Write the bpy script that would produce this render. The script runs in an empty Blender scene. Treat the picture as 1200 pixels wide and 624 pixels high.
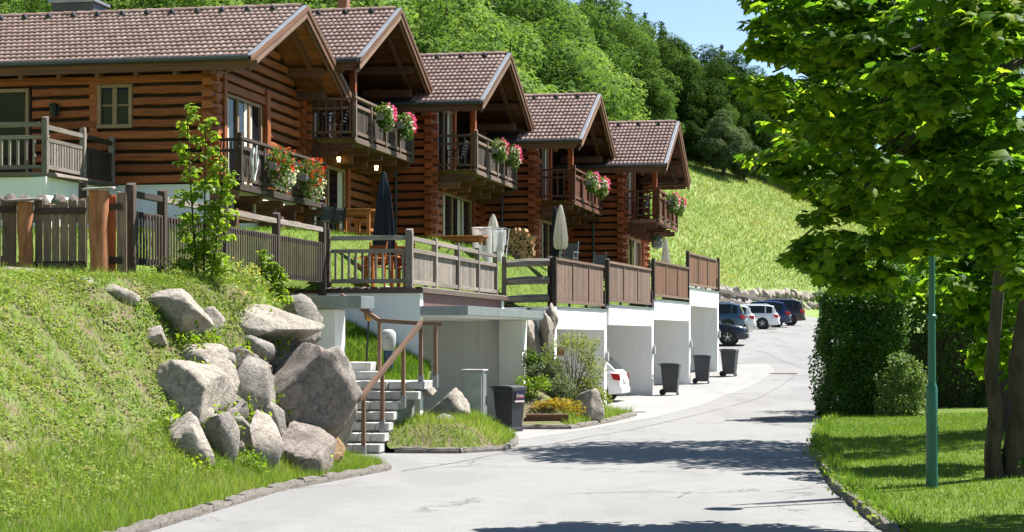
import bpy, math, random
import numpy as np
from mathutils import Vector, Matrix, noise as mnoise

# ------------------------------------------------------------------ camera, sky, sun, exposure
SC = bpy.context.scene
COL = SC.collection
FPX, CX, HY = 2200.0, 600.0, 395.0          # focal length in photo pixels, centre column, horizon row
cam_data = bpy.data.cameras.new("camera")
cam_data.sensor_width = 36.0
cam_data.lens = FPX / 1200.0 * 36.0
cam_data.shift_y = (HY - 312.0) / 1200.0
cam_data.clip_start = 0.5
cam_data.clip_end = 6000.0
cam = bpy.data.objects.new("camera", cam_data)
cam.location = (0, 0, 0)
cam.rotation_euler = (math.radians(90), 0, 0)
COL.objects.link(cam)
SC.camera = cam

SUN_EL, SUN_AZ = math.radians(56), math.radians(60)   # azimuth clockwise from the view direction
world = bpy.data.worlds.new("World")
SC.world = world
world.use_nodes = True
wn = world.node_tree.nodes
wl = world.node_tree.links
bg = wn["Background"]
sky = wn.new("ShaderNodeTexSky")
sky.sky_type = 'NISHITA'
sky.sun_disc = False
sky.sun_elevation = SUN_EL
sky.sun_rotation = SUN_AZ
sky.altitude = 1500
sky.air_density = 1.0
sky.dust_density = 0.1
sky.ozone_density = 1.0
wl.new(sky.outputs[0], bg.inputs[0])
bg.inputs[1].default_value = 0.067
sun_data = bpy.data.lights.new("sun", 'SUN')
sun_data.energy = 5.0
sun_data.angle = math.radians(0.5)
sun_data.color = (1.0, 0.965, 0.915)
sun = bpy.data.objects.new("sun", sun_data)
sd = Vector((math.sin(SUN_AZ) * math.cos(SUN_EL), math.cos(SUN_AZ) * math.cos(SUN_EL), math.sin(SUN_EL)))
sun.rotation_euler = sd.to_track_quat('Z', 'Y').to_euler()
sun.location = sd * 200
COL.objects.link(sun)
SC.view_settings.view_transform = 'Standard'
SC.view_settings.look = 'None'
SC.view_settings.gamma = 1.0
SC.view_settings.use_curve_mapping = False
SC.view_settings.exposure = 1.42
SC.render.engine = 'CYCLES'
SC.cycles.use_denoising = True
SC.cycles.max_bounces = 8
SC.cycles.diffuse_bounces = 5
SC.cycles.transparent_max_bounces = 8

# ------------------------------------------------------------------ small helpers
R = math.radians
TH = math.atan2(-0.2, 1.0)                  # heading of the house fronts
NV = Vector((math.cos(TH), math.sin(TH), 0))   # out of the gables, towards the road
DV = Vector((-math.sin(TH), math.cos(TH), 0))  # along the row, away from the camera
rng = np.random.default_rng(7)
rnd = random.Random(11)

def P(px, py, Y):
    return Vector(((px - CX) / FPX * Y, Y, (HY - py) / FPX * Y))

def link(o, parent=None):
    COL.objects.link(o)
    if parent is not None:
        o.parent = parent
    return o

def tag(o, label=None, cat=None, group=None, kind=None):
    if label: o["label"] = label
    if cat: o["category"] = cat
    if group: o["group"] = group
    if kind: o["kind"] = kind
    return o

def thing(name, loc, label, cat, rz=0.0, group=None):
    o = bpy.data.objects.new(name, None)
    o.empty_display_size = 0.2
    o.location = loc
    o.rotation_euler = (0, 0, rz)
    link(o)
    return tag(o, label, cat, group)

def sub(name, mesh, parent, loc=(0, 0, 0), rot=(0, 0, 0), scale=(1, 1, 1), kind=None):
    o = bpy.data.objects.new(name, mesh)
    o.location = loc
    o.rotation_euler = rot
    o.scale = scale
    link(o, parent)
    if kind: o["kind"] = kind
    return o

def copy_tree(o, parent=None):
    c = o.copy()
    link(c)
    if parent is not None: c.parent = parent
    for ch in o.children:
        copy_tree(ch, c)
    return c

def mesh_np(name, V, Fa, mat, smooth=False):
    """mesh from an (n,3) array and an (m,k) array of equal-sized faces"""
    V = np.asarray(V, dtype=np.float32); Fa = np.asarray(Fa, dtype=np.int32)
    m = bpy.data.meshes.new(name)
    m.vertices.add(len(V)); m.vertices.foreach_set("co", V.ravel())
    k = Fa.shape[1]
    m.loops.add(Fa.size); m.loops.foreach_set("vertex_index", Fa.ravel())
    m.polygons.add(len(Fa))
    m.polygons.foreach_set("loop_start", np.arange(0, Fa.size, k, dtype=np.int32))
    m.polygons.foreach_set("loop_total", np.full(len(Fa), k, dtype=np.int32))
    if smooth:
        m.polygons.foreach_set("use_smooth", np.ones(len(Fa), dtype=bool))
    m.update(calc_edges=True)
    if mat: m.materials.append(mat)
    return m

class MB:
    """collects shapes that make up one part"""
    def __init__(s): s.v = []; s.f = []
    def add(s, V, Fs):
        o = len(s.v)
        s.v += [tuple(p) for p in V]
        s.f += [tuple(i + o for i in f) for f in Fs]
        return s
    def box(s, x0, x1, y0, y1, z0, z1):
        V = [(x, y, z) for x in (x0, x1) for y in (y0, y1) for z in (z0, z1)]
        return s.add(V, [(0, 1, 3, 2), (4, 6, 7, 5), (0, 4, 5, 1), (2, 3, 7, 6), (0, 2, 6, 4), (1, 5, 7, 3)])
    def bar(s, p, q, w, h, up=(0, 0, 1)):
        p, q, up = Vector(p), Vector(q), Vector(up)
        d = (q - p).normalized()
        a = d.cross(up)
        if a.length < 1e-4: a = d.cross(Vector((1, 0, 0)))
        a.normalize(); b = a.cross(d).normalized()
        V = []
        for e in (p, q):
            for i, j in ((-1, -1), (1, -1), (1, 1), (-1, 1)):
                V.append(e + a * (i * w / 2) + b * (j * h / 2))
        return s.add(V, [(3, 2, 1, 0), (4, 5, 6, 7), (0, 1, 5, 4), (1, 2, 6, 5), (2, 3, 7, 6), (3, 0, 4, 7)])
    def tube(s, pts, rad, n=8, cap=True):
        pts = [Vector(p) for p in pts]
        if not hasattr(rad, "__len__"): rad = [rad] * len(pts)
        V = []; Fs = []
        ref = Vector((0.13, 0.31, 0.94))
        for i, p in enumerate(pts):
            d = (pts[min(i + 1, len(pts) - 1)] - pts[max(i - 1, 0)]).normalized()
            a = d.cross(ref)
            if a.length < 0.1: a = d.cross(Vector((1, 0, 0)))
            a.normalize(); b = d.cross(a)
            for k in range(n):
                t = 2 * math.pi * k / n
                V.append(p + (a * math.cos(t) + b * math.sin(t)) * rad[i])
        for i in range(len(pts) - 1):
            for k in range(n):
                k2 = (k + 1) % n
                Fs.append((i * n + k, i * n + k2, (i + 1) * n + k2, (i + 1) * n + k))
        if cap:
            Fs.append(tuple(range(n - 1, -1, -1)))
            Fs.append(tuple((len(pts) - 1) * n + k for k in range(n)))
        return s.add(V, Fs)
    def lathe(s, prof, n=16, c=(0, 0, 0), fold=None):
        V = []; Fs = []
        for r, z in prof:
            for k in range(n):
                t = 2 * math.pi * k / n
                rr = r * (1 if fold is None else 1 + fold * (1 if k % 2 else -1))
                V.append((c[0] + rr * math.cos(t), c[1] + rr * math.sin(t), c[2] + z))
        for i in range(len(prof) - 1):
            for k in range(n):
                k2 = (k + 1) % n
                Fs.append((i * n + k, i * n + k2, (i + 1) * n + k2, (i + 1) * n + k))
        Fs.append(tuple(range(n - 1, -1, -1)))
        Fs.append(tuple((len(prof) - 1) * n + k for k in range(n)))
        return s.add(V, Fs)
    def prism(s, poly, axis, a0, a1):
        """extrude a 2-D polygon along an axis: x -> poly is (y,z), y -> poly is (x,z), z -> (x,y)"""
        def mk(p, a):
            return {'x': (a, p[0], p[1]), 'y': (p[0], a, p[1]), 'z': (p[0], p[1], a)}[axis]
        n = len(poly)
        V = [mk(p, a0) for p in poly] + [mk(p, a1) for p in poly]
        Fs = [tuple(range(n - 1, -1, -1)), tuple(range(n, 2 * n))]
        Fs += [(i, (i + 1) % n, n + (i + 1) % n, n + i) for i in range(n)]
        return s.add(V, Fs)
    def mesh(s, name, mat, smooth=False, bevel=0.0):
        m = bpy.data.meshes.new(name)
        m.from_pydata(s.v, [], s.f)
        if mat: m.materials.append(mat)
        import bmesh
        bm = bmesh.new(); bm.from_mesh(m)
        bmesh.ops.recalc_face_normals(bm, faces=bm.faces)
        if bevel > 0:
            es = [e for e in bm.edges if len(e.link_faces) == 2 and e.calc_face_angle(0) > 0.6]
            bmesh.ops.bevel(bm, geom=es, offset=bevel, segments=2, profile=0.5, affect='EDGES', clamp_overlap=True)
        bm.to_mesh(m); bm.free()
        if smooth:
            m.polygons.foreach_set("use_smooth", np.ones(len(m.polygons), dtype=bool))
            m.set_sharp_from_angle(angle=R(40))
        m.update()
        return m
    def build(s, name, mat, parent=None, smooth=False, bevel=0.0, kind=None):
        return sub(name, s.mesh(name, mat, smooth, bevel), parent, kind=kind)

# ------------------------------------------------------------------ materials
MATS = {}
def new_mat(name):
    m = bpy.data.materials.new(name); m.use_nodes = True
    nt = m.node_tree
    b = nt.nodes["Principled BSDF"]
    MATS[name] = m
    return m, nt, b

def N(nt, t, **kw):
    n = nt.nodes.new(t)
    for k, v in kw.items():
        if k in ("op", "operation"): n.operation = v
        else:
            n.inputs[k].default_value = v
    return n

def ramp(nt, fac, stops):
    r = nt.nodes.new("ShaderNodeValToRGB")
    el = r.color_ramp.elements
    while len(el) < len(stops): el.new(0.5)
    for e, (p, c) in zip(el, stops):
        e.position = p; e.color = (c[0], c[1], c[2], 1)
    nt.links.new(fac, r.inputs[0])
    return r.outputs[0]

def mixc(nt, fac, a, b, mode='MIX'):
    n = nt.nodes.new("ShaderNodeMix"); n.data_type = 'RGBA'; n.blend_type = mode
    for s, v in ((n.inputs[0], fac), (n.inputs[6], a), (n.inputs[7], b)):
        if isinstance(v, (int, float)): s.default_value = v
        elif isinstance(v, tuple): s.default_value = (v[0], v[1], v[2], 1)
        else: nt.links.new(v, s)
    return n.outputs[2]

def noise_node(nt, vec, scale, detail=5.0, rough=0.6, dist=0.0):
    n = nt.nodes.new("ShaderNodeTexNoise")
    n.inputs["Scale"].default_value = scale
    n.inputs["Detail"].default_value = detail
    n.inputs["Roughness"].default_value = rough
    n.inputs["Distortion"].default_value = dist
    if vec is not None: nt.links.new(vec, n.inputs["Vector"])
    return n.outputs["Fac"]

def bump(nt, b, h, strength, dist=0.02):
    n = nt.nodes.new("ShaderNodeBump")
    n.inputs["Strength"].default_value = strength
    n.inputs["Distance"].default_value = dist
    nt.links.new(h, n.inputs["Height"])
    nt.links.new(n.outputs[0], b.inputs["Normal"])

def coords(nt, kind="Object", scale=(1, 1, 1), jitter=False):
    tc = nt.nodes.new("ShaderNodeTexCoord")
    mp = nt.nodes.new("ShaderNodeMapping")
    mp.inputs["Scale"].default_value = scale
    if kind == "World":
        g = nt.nodes.new("ShaderNodeNewGeometry")
        nt.links.new(g.outputs["Position"], mp.inputs["Vector"])
    else:
        nt.links.new(tc.outputs[kind], mp.inputs["Vector"])
    if jitter:
        oi = nt.nodes.new("ShaderNodeObjectInfo")
        mu = nt.nodes.new("ShaderNodeMath"); mu.operation = 'MULTIPLY'; mu.inputs[1].default_value = 57.0
        nt.links.new(oi.outputs["Random"], mu.inputs[0])
        cb = nt.nodes.new("ShaderNodeCombineXYZ")
        for i in range(3): nt.links.new(mu.outputs[0], cb.inputs[i])
        nt.links.new(cb.outputs[0], mp.inputs["Location"])
    return mp.outputs[0]

def wood_unit(name, dark, light, rough=0.75, var=0.35, spec=0.3, grey=None):
    """wood for boards made from a unit block scaled to size: the grain runs along the longest side by itself"""
    m, nt, b = new_mat(name)
    v = coords(nt, "Object", (1, 1, 1), True)
    n1 = noise_node(nt, v, 5.0, 6, 0.65, 0.6)
    c = ramp(nt, n1, [(0.28, dark), (0.72, light)])
    w = coords(nt, "World", (1, 1, 1))
    n2 = noise_node(nt, w, 1.6, 4, 0.6)
    if grey:
        c = mixc(nt, ramp(nt, n2, [(0.42, (0, 0, 0)), (0.68, (1, 1, 1))]), c, grey)
    oi = nt.nodes.new("ShaderNodeObjectInfo")
    h = nt.nodes.new("ShaderNodeHueSaturation")
    mr = nt.nodes.new("ShaderNodeMapRange")
    mr.inputs[3].default_value = 1 - var; mr.inputs[4].default_value = 1 + var
    nt.links.new(oi.outputs["Random"], mr.inputs[0])
    nt.links.new(mr.outputs[0], h.inputs["Value"])
    nt.links.new(c, h.inputs["Color"])
    nt.links.new(h.outputs[0], b.inputs["Base Color"])
    b.inputs["Roughness"].default_value = rough
    b.inputs["Specular IOR Level"].default_value = spec
    bump(nt, b, n1, 0.35, 0.01)
    return m

def wood_axis(name, dark, light, scale, rough=0.75):
    m, nt, b = new_mat(name)
    v = coords(nt, "Object", scale, True)
    n1 = noise_node(nt, v, 1.0, 6, 0.65, 0.4)
    c = ramp(nt, n1, [(0.3, dark), (0.72, light)])
    nt.links.new(c, b.inputs["Base Color"])
    b.inputs["Roughness"].default_value = rough
    b.inputs["Specular IOR Level"].default_value = 0.3
    bump(nt, b, n1, 0.4, 0.01)
    return m

def plain(name, col, rough=0.6, metal=0.0, nscale=3.0, amt=0.12, bmp=0.0, spec=0.5, stain=None):
    m, nt, b = new_mat(name)
    w = coords(nt, "World")
    n = noise_node(nt, w, nscale, 6, 0.65)
    lo = tuple(max(0, c * (1 - amt)) for c in col); hi = tuple(min(1, c * (1 + amt)) for c in col)
    c = ramp(nt, n, [(0.3, lo), (0.7, hi)])
    if stain:
        w2 = coords(nt, "World", (2.2, 2.2, 0.35))
        n2 = noise_node(nt, w2, 1.3, 7, 0.7)
        c = mixc(nt, ramp(nt, n2, [(0.46, (0, 0, 0)), (0.78, (0.5, 0.5, 0.5))]), c, stain)
        n3 = noise_node(nt, coords(nt, "World", (6.0, 6.0, 0.25)), 1.0, 4, 0.6)
        c = mixc(nt, ramp(nt, n3, [(0.58, (0, 0, 0)), (0.80, (0.35, 0.35, 0.35))]), c, tuple(x * 0.8 for x in stain))
    nt.links.new(c, b.inputs["Base Color"])
    b.inputs["Roughness"].default_value = rough
    b.inputs["Metallic"].default_value = metal
    b.inputs["Specular IOR Level"].default_value = spec
    if bmp: bump(nt, b, noise_node(nt, w, nscale * 12, 6, 0.7), bmp, 0.01)
    return m

def leaf_mat(name, cols, trans=0.35, rough=0.5, patch=0.6, spec=0.14, glow=1.7):
    """foliage: every leaf gets its own tone, larger patches drift between tones, light passes through"""
    m, nt, b = new_mat(name)
    g = nt.nodes.new("ShaderNodeNewGeometry")
    w = coords(nt, "World")
    n = noise_node(nt, w, patch, 3, 0.6)
    a = nt.nodes.new("ShaderNodeMath"); a.operation = 'MULTIPLY'; a.inputs[1].default_value = 0.6
    nt.links.new(g.outputs["Random Per Island"], a.inputs[0])
    a2 = nt.nodes.new("ShaderNodeMath"); a2.operation = 'MULTIPLY_ADD'; a2.inputs[1].default_value = 0.9; a2.inputs[2].default_value = -0.25
    nt.links.new(n, a2.inputs[0])
    s = nt.nodes.new("ShaderNodeMath"); s.operation = 'ADD'
    nt.links.new(a.outputs[0], s.inputs[0]); nt.links.new(a2.outputs[0], s.inputs[1])
    k = len(cols)
    c = ramp(nt, s.outputs[0], [(0.08 + 0.84 * i / (k - 1), cc) for i, cc in enumerate(cols)])
    nt.links.new(c, b.inputs["Base Color"])
    b.inputs["Roughness"].default_value = rough
    b.inputs["Specular IOR Level"].default_value = spec
    if trans > 0:
        t = nt.nodes.new("ShaderNodeBsdfTranslucent")
        tc = mixc(nt, 1.0, c, (1.0, 1.0, 0.45), 'MULTIPLY')
        hs = nt.nodes.new("ShaderNodeHueSaturation"); hs.inputs["Value"].default_value = glow
        nt.links.new(tc, hs.inputs["Color"])
        nt.links.new(hs.outputs[0], t.inputs[0])
        mx = nt.nodes.new("ShaderNodeMixShader"); mx.inputs[0].default_value = trans
        nt.links.new(b.outputs[0], mx.inputs[1]); nt.links.new(t.outputs[0], mx.inputs[2])
        nt.links.new(mx.outputs[0], nt.nodes["Material Output"].inputs["Surface"])
    return m

LOGW = wood_unit("log_wood", (0.132, 0.030, 0.008), (0.417, 0.126, 0.033), 0.65, 0.28)
LOGR = wood_unit("log_wood_red", (0.141, 0.029, 0.009), (0.433, 0.102, 0.029), 0.6, 0.3)
GREYW = wood_unit("weathered_wood", (0.10, 0.082, 0.066), (0.33, 0.285, 0.24), 0.9, 0.3)
DARKW = wood_unit("dark_weathered_wood", (0.024, 0.017, 0.013), (0.088, 0.064, 0.049), 0.85, 0.35)
BRNW = wood_unit("brown_fence_wood", (0.085, 0.055, 0.040), (0.235, 0.155, 0.110), 0.85, 0.25)
REDW = wood_unit("red_brown_wood", (0.055, 0.019, 0.010), (0.165, 0.06, 0.030), 0.65, 0.25)
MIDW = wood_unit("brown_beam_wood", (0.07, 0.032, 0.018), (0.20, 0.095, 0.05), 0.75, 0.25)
TANW = wood_unit("tan_frame_wood", (0.20, 0.125, 0.07), (0.36, 0.245, 0.145), 0.65, 0.12)
ORGW = wood_unit("orange_furniture_wood", (0.26, 0.085, 0.02), (0.48, 0.18, 0.05), 0.5, 0.15)
SOFD = wood_unit("shaded_soffit_wood", (0.05, 0.02, 0.010), (0.115, 0.05, 0.022), 0.8, 0.2)  # soffit wood with the deep overhang shade of the farther houses in its colour
BEAMD = wood_unit("shaded_beam_wood", (0.04, 0.018, 0.010), (0.12, 0.055, 0.03), 0.75, 0.25)  # beam wood darkened for the shade under those same overhangs
FENW = wood_unit("lightened_fence_wood", (0.13, 0.088, 0.062), (0.33, 0.235, 0.17), 0.9, 0.3)  # lighter copy of the fence brown, lifted because these boards stand in shade
BALCW = wood_unit("balcony_wood", (0.075, 0.050, 0.036), (0.21, 0.15, 0.11), 0.85, 0.25)
BARGE = wood_unit("barge_board_wood", (0.13, 0.075, 0.05), (0.27, 0.165, 0.11), 0.8, 0.15)
SOFF = wood_unit("soffit_wood", (0.196, 0.074, 0.030), (0.406, 0.180, 0.074), 0.7, 0.2)
ENDW = wood_unit("firewood_end", (0.28, 0.15, 0.07), (0.6, 0.38, 0.2), 0.9, 0.35)
POLEW = wood_axis("peeled_log_wood", (0.192, 0.063, 0.024), (0.504, 0.230, 0.110), (6, 6, 1.5))
BARK = wood_axis("bark", (0.026, 0.019, 0.013), (0.098, 0.075, 0.056), (9, 9, 2.2), 0.95)
CHINK = plain("chink_board", (0.032, 0.018, 0.011), 0.9, amt=0.4)
WHITE = plain("white_render", (0.874, 0.868, 0.853), 0.9, nscale=0.8, amt=0.03, bmp=0.12, spec=0.2, stain=(0.728, 0.712, 0.676))
CONC = plain("grey_concrete", (0.42, 0.42, 0.40), 0.9, nscale=4, amt=0.18, bmp=0.2, spec=0.2, stain=(0.25, 0.245, 0.22))
STEP = plain("pale_step_concrete", (0.450, 0.441, 0.423), 0.9, nscale=5, amt=0.15, bmp=0.2, spec=0.2, stain=(0.270, 0.261, 0.243))
SHEET = plain("grey_sheet_metal", (0.27, 0.29, 0.305), 0.45, 0.55, 2.0, 0.15, stain=(0.16, 0.165, 0.17))
GUTT = plain("dark_gutter_metal", (0.055, 0.06, 0.065), 0.45, 0.3, 2.0, 0.2)
BRSHEET = plain("brown_sheet_metal", (0.105, 0.068, 0.055), 0.5, 0.1, 2.5, 0.15)
BROWNP = plain("red_brown_panel", (0.12, 0.048, 0.035), 0.7, amt=0.15)
BLACK = plain("black_metal", (0.02, 0.02, 0.022), 0.4, 0.3)
BINP = plain("dark_grey_plastic", (0.034, 0.038, 0.044), 0.5, 0, 3.0, 0.15)
BINL = plain("bin_lid_plastic", (0.055, 0.06, 0.068), 0.45, 0, 3.0, 0.15)
GREENM = plain("green_lamp_paint", (0.012, 0.115, 0.085), 0.35, 0.0, 4, 0.12)
CLOTHW = plain("white_cloth", (0.72, 0.72, 0.71), 0.95, amt=0.05, spec=0.1)
CLOTHC = plain("cream_cloth", (0.62, 0.59, 0.53), 0.95, amt=0.07, spec=0.1)
CLOTHB = plain("navy_cloth", (0.022, 0.027, 0.038), 0.9, amt=0.2, spec=0.15)
def thin_cloth(m, col, f):
    nt = m.node_tree; b = nt.nodes["Principled BSDF"]
    t = nt.nodes.new("ShaderNodeBsdfTranslucent"); t.inputs[0].default_value = (*col, 1)
    mx = nt.nodes.new("ShaderNodeMixShader"); mx.inputs[0].default_value = f
    nt.links.new(b.outputs[0], mx.inputs[1]); nt.links.new(t.outputs[0], mx.inputs[2])
    nt.links.new(mx.outputs[0], nt.nodes["Material Output"].inputs["Surface"])
thin_cloth(CLOTHW, (0.8, 0.8, 0.8), 0.5); thin_cloth(CLOTHC, (0.75, 0.71, 0.64), 0.45)
CURT = plain("curtain_cloth", (0.55, 0.50, 0.44), 0.95, amt=0.08, spec=0.1)
PLASTW = plain("white_plastic", (0.75, 0.75, 0.74), 0.4, amt=0.04)
BLUEP = plain("blue_paint", (0.018, 0.05, 0.12), 0.4)
TERR = plain("grey_pot", (0.25, 0.24, 0.24), 0.8)
RUBBER = plain("tyre_rubber", (0.018, 0.018, 0.019), 0.8)
RIM = plain("alloy_rim", (0.50, 0.51, 0.53), 0.3, 0.8)
PLATE = plain("number_plate", (0.7, 0.7, 0.72), 0.4, amt=0.03)
REDL = plain("tail_lamp_red", (0.45, 0.015, 0.012), 0.15)
RUST = plain("rusty_cover", (0.19, 0.12, 0.09), 0.8, amt=0.3, nscale=8)

def mk_glass(name, col, rough=0.04):
    m, nt, b = new_mat(name)
    b.inputs["Base Color"].default_value = (*col, 1)
    b.inputs["Roughness"].default_value = rough
    b.inputs["Specular IOR Level"].default_value = 0.2
    return m
GLASS = mk_glass("window_glass", (0.010, 0.012, 0.016))
CARGLASS = mk_glass("car_glass", (0.02, 0.028, 0.03))
def mk_emit(name, col, s):
    m, nt, b = new_mat(name)
    b.inputs["Emission Color"].default_value = (*col, 1)
    b.inputs["Emission Strength"].default_value = s
    b.inputs["Base Color"].default_value = (*col, 1)
    return m
LAMPON = mk_emit("lit_lamp_glass", (1.0, 0.72, 0.33), 3.0)

def mk_tile():
    m, nt, b = new_mat("clay_tile")
    g = nt.nodes.new("ShaderNodeNewGeometry")
    w = coords(nt, "World")
    n = noise_node(nt, w, 7.0, 6, 0.7)
    oi = nt.nodes.new("ShaderNodeObjectInfo")
    s = nt.nodes.new("ShaderNodeMath"); s.operation = 'ADD'
    nt.links.new(g.outputs["Random Per Island"], s.inputs[0]); nt.links.new(oi.outputs["Random"], s.inputs[1])
    fr = nt.nodes.new("ShaderNodeMath"); fr.operation = 'FRACT'; nt.links.new(s.outputs[0], fr.inputs[0])
    c1 = ramp(nt, fr.outputs[0], [(0.0, (0.205, 0.118, 0.090)), (0.5, (0.25, 0.155, 0.122)), (1.0, (0.30, 0.205, 0.165))])
    c = mixc(nt, ramp(nt, n, [(0.35, (0, 0, 0)), (0.8, (0.55, 0.55, 0.55))]), c1, (0.15, 0.105, 0.09))
    nt.links.new(c, b.inputs["Base Color"])
    b.inputs["Roughness"].default_value = 0.8
    bump(nt, b, n, 0.2, 0.01)
    return m
TILE = mk_tile()

def mk_asphalt(name, base, patch, crack=True):
    m, nt, b = new_mat(name)
    w = coords(nt, "World")
    fine = noise_node(nt, w, 60.0, 3, 0.7)
    mid = noise_node(nt, w, 2.2, 6, 0.65)
    big = noise_node(nt, coords(nt, "World", (0.35, 0.12, 1)), 1.0, 4, 0.6, 0.6)
    c = ramp(nt, fine, [(0.25, tuple(x * 0.5 for x in base)), (0.55, base), (0.8, tuple(x * 1.4 for x in base))])
    c = mixc(nt, ramp(nt, mid, [(0.4, (0, 0, 0)), (0.75, (0.5, 0.5, 0.5))]), c, patch)
    c = mixc(nt, ramp(nt, big, [(0.45, (0, 0, 0)), (0.62, (0.65, 0.65, 0.65))]), c, tuple(x * 0.74 for x in base))
    if crack:
        vo = nt.nodes.new("ShaderNodeTexVoronoi"); vo.feature = 'DISTANCE_TO_EDGE'
        vo.inputs["Scale"].default_value = 0.17
        wp = noise_node(nt, w, 1.1, 5, 0.7)
        va = nt.nodes.new("ShaderNodeVectorMath"); va.operation = 'ADD'
        sc = nt.nodes.new("ShaderNodeVectorMath"); sc.operation = 'SCALE'; sc.inputs[3].default_value = 2.6
        cb = nt.nodes.new("ShaderNodeCombineXYZ"); nt.links.new(wp, cb.inputs[0]); nt.links.new(wp, cb.inputs[1])
        nt.links.new(cb.outputs[0], sc.inputs[0]); nt.links.new(w, va.inputs[0]); nt.links.new(sc.outputs[0], va.inputs[1])
        nt.links.new(va.outputs[0], vo.inputs["Vector"])
        k = ramp(nt, vo.outputs["Distance"], [(0.0, (0.8, 0.8, 0.8)), (0.012, (0, 0, 0))])
        gate = ramp(nt, noise_node(nt, w, 0.33, 2, 0.5), [(0.44, (0, 0, 0)), (0.52, (1, 1, 1))])
        kk = mixc(nt, 1.0, k, gate, 'MULTIPLY')
        c = mixc(nt, kk, c, tuple(x * 0.32 for x in base))
    nt.links.new(c, b.inputs["Base Color"])
    b.inputs["Roughness"].default_value = 0.92
    b.inputs["Specular IOR Level"].default_value = 0.25
    bump(nt, b, fine, 0.35, 0.006)
    return m
ASPH = mk_asphalt("road_asphalt", (0.227, 0.223, 0.215), (0.263, 0.259, 0.247))
APRON = mk_asphalt("driveway_asphalt", (0.279, 0.275, 0.261), (0.317, 0.307, 0.295), False)

def mk_ground(name, cols, scale=1.0, bmp=0.5):
    m, nt, b = new_mat(name)
    w = coords(nt, "World")
    n = noise_node(nt, w, 0.9 * scale, 8, 0.72)
    n2 = noise_node(nt, w, 9.0 * scale, 6, 0.7)
    mx = mixc(nt, 0.45, n, n2)
    c = ramp(nt, mx, [(0.3 + 0.4 * i / (len(cols) - 1), cc) for i, cc in enumerate(cols)])
    nt.links.new(c, b.inputs["Base Color"])
    b.inputs["Roughness"].default_value = 0.95
    b.inputs["Specular IOR Level"].default_value = 0.15
    bump(nt, b, n2, bmp, 0.05)
    return m
SOIL = mk_ground("bank_soil_and_moss", [(0.103, 0.062, 0.055), (0.169, 0.114, 0.090), (0.115, 0.162, 0.039), (0.136, 0.226, 0.048)], 1.7)
LAWN = mk_ground("lawn_turf", [(0.053, 0.081, 0.014), (0.090, 0.135, 0.018), (0.143, 0.178, 0.031)])
MEADOW = mk_ground("meadow_turf", [(0.081, 0.149, 0.038), (0.138, 0.213, 0.055), (0.217, 0.265, 0.088), (0.269, 0.265, 0.137)], 0.16)
FOREST = mk_ground("forest_floor", [(0.012, 0.02, 0.006), (0.03, 0.045, 0.01)], 0.5)

def mk_rock(name, base, dark, warm):
    m, nt, b = new_mat(name)
    v = coords(nt, "Object", (1, 1, 1), True)
    n1 = noise_node(nt, v, 2.2, 8, 0.7, 0.4)
    n2 = noise_node(nt, v, 14.0, 6, 0.75)
    n3 = noise_node(nt, coords(nt, "Object", (1, 1, 3.5), True), 3.0, 5, 0.6, 1.2)
    c = ramp(nt, n1, [(0.3, dark), (0.52, base), (0.75, tuple(min(1, x * 1.35) for x in base))])
    c = mixc(nt, ramp(nt, n3, [(0.52, (0, 0, 0)), (0.75, (0.6, 0.6, 0.6))]), c, warm)
    c = mixc(nt, ramp(nt, n2, [(0.35, (0.7, 0.7, 0.7)), (0.55, (0, 0, 0))]), c, tuple(x * 0.42 for x in base))
    n4 = noise_node(nt, v, 34.0, 3, 0.7)
    c = mixc(nt, ramp(nt, n4, [(0.5, (0, 0, 0)), (0.7, (0.5, 0.5, 0.5))]), c, tuple(min(1, x * 1.5) for x in base))
    vo = nt.nodes.new("ShaderNodeTexVoronoi"); vo.feature = 'DISTANCE_TO_EDGE'; vo.inputs["Scale"].default_value = 1.6
    wv = nt.nodes.new("ShaderNodeVectorMath"); wv.operation = 'ADD'
    cbx = nt.nodes.new("ShaderNodeCombineXYZ")
    for i in range(3): nt.links.new(n1, cbx.inputs[i])
    nt.links.new(v, wv.inputs[0]); nt.links.new(cbx.outputs[0], wv.inputs[1]); nt.links.new(wv.outputs[0], vo.inputs["Vector"])
    c = mixc(nt, ramp(nt, vo.outputs["Distance"], [(0.0, (0.75, 0.75, 0.75)), (0.022, (0, 0, 0))]), c, tuple(x * 0.28 for x in base))
    n5 = noise_node(nt, coords(nt, "World"), 1.1, 5, 0.7)
    c = mixc(nt, ramp(nt, n5, [(0.58, (0, 0, 0)), (0.75, (0.4, 0.4, 0.4))]), c, (0.12, 0.11, 0.095))
    nt.links.new(c, b.inputs["Base Color"])
    b.inputs["Roughness"].default_value = 0.9
    b.inputs["Specular IOR Level"].default_value = 0.25
    ad = nt.nodes.new("ShaderNodeMath"); ad.operation = 'ADD'
    nt.links.new(n1, ad.inputs[0]); nt.links.new(n2, ad.inputs[1])
    bump(nt, b, ad.outputs[0], 0.9, 0.06)
    return m
ROCK = mk_rock("grey_rock", (0.329, 0.296, 0.260), (0.164, 0.145, 0.127), (0.381, 0.308, 0.229))
ROCKP = mk_rock("pale_rock", (0.399, 0.353, 0.298), (0.211, 0.178, 0.148), (0.421, 0.346, 0.259))
ROCKD = mk_rock("dark_boulder", (0.271, 0.232, 0.200), (0.122, 0.103, 0.090), (0.356, 0.264, 0.188))
ROCKO = mk_rock("ochre_rock", (0.33, 0.22, 0.12), (0.16, 0.10, 0.06), (0.40, 0.26, 0.12))

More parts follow.
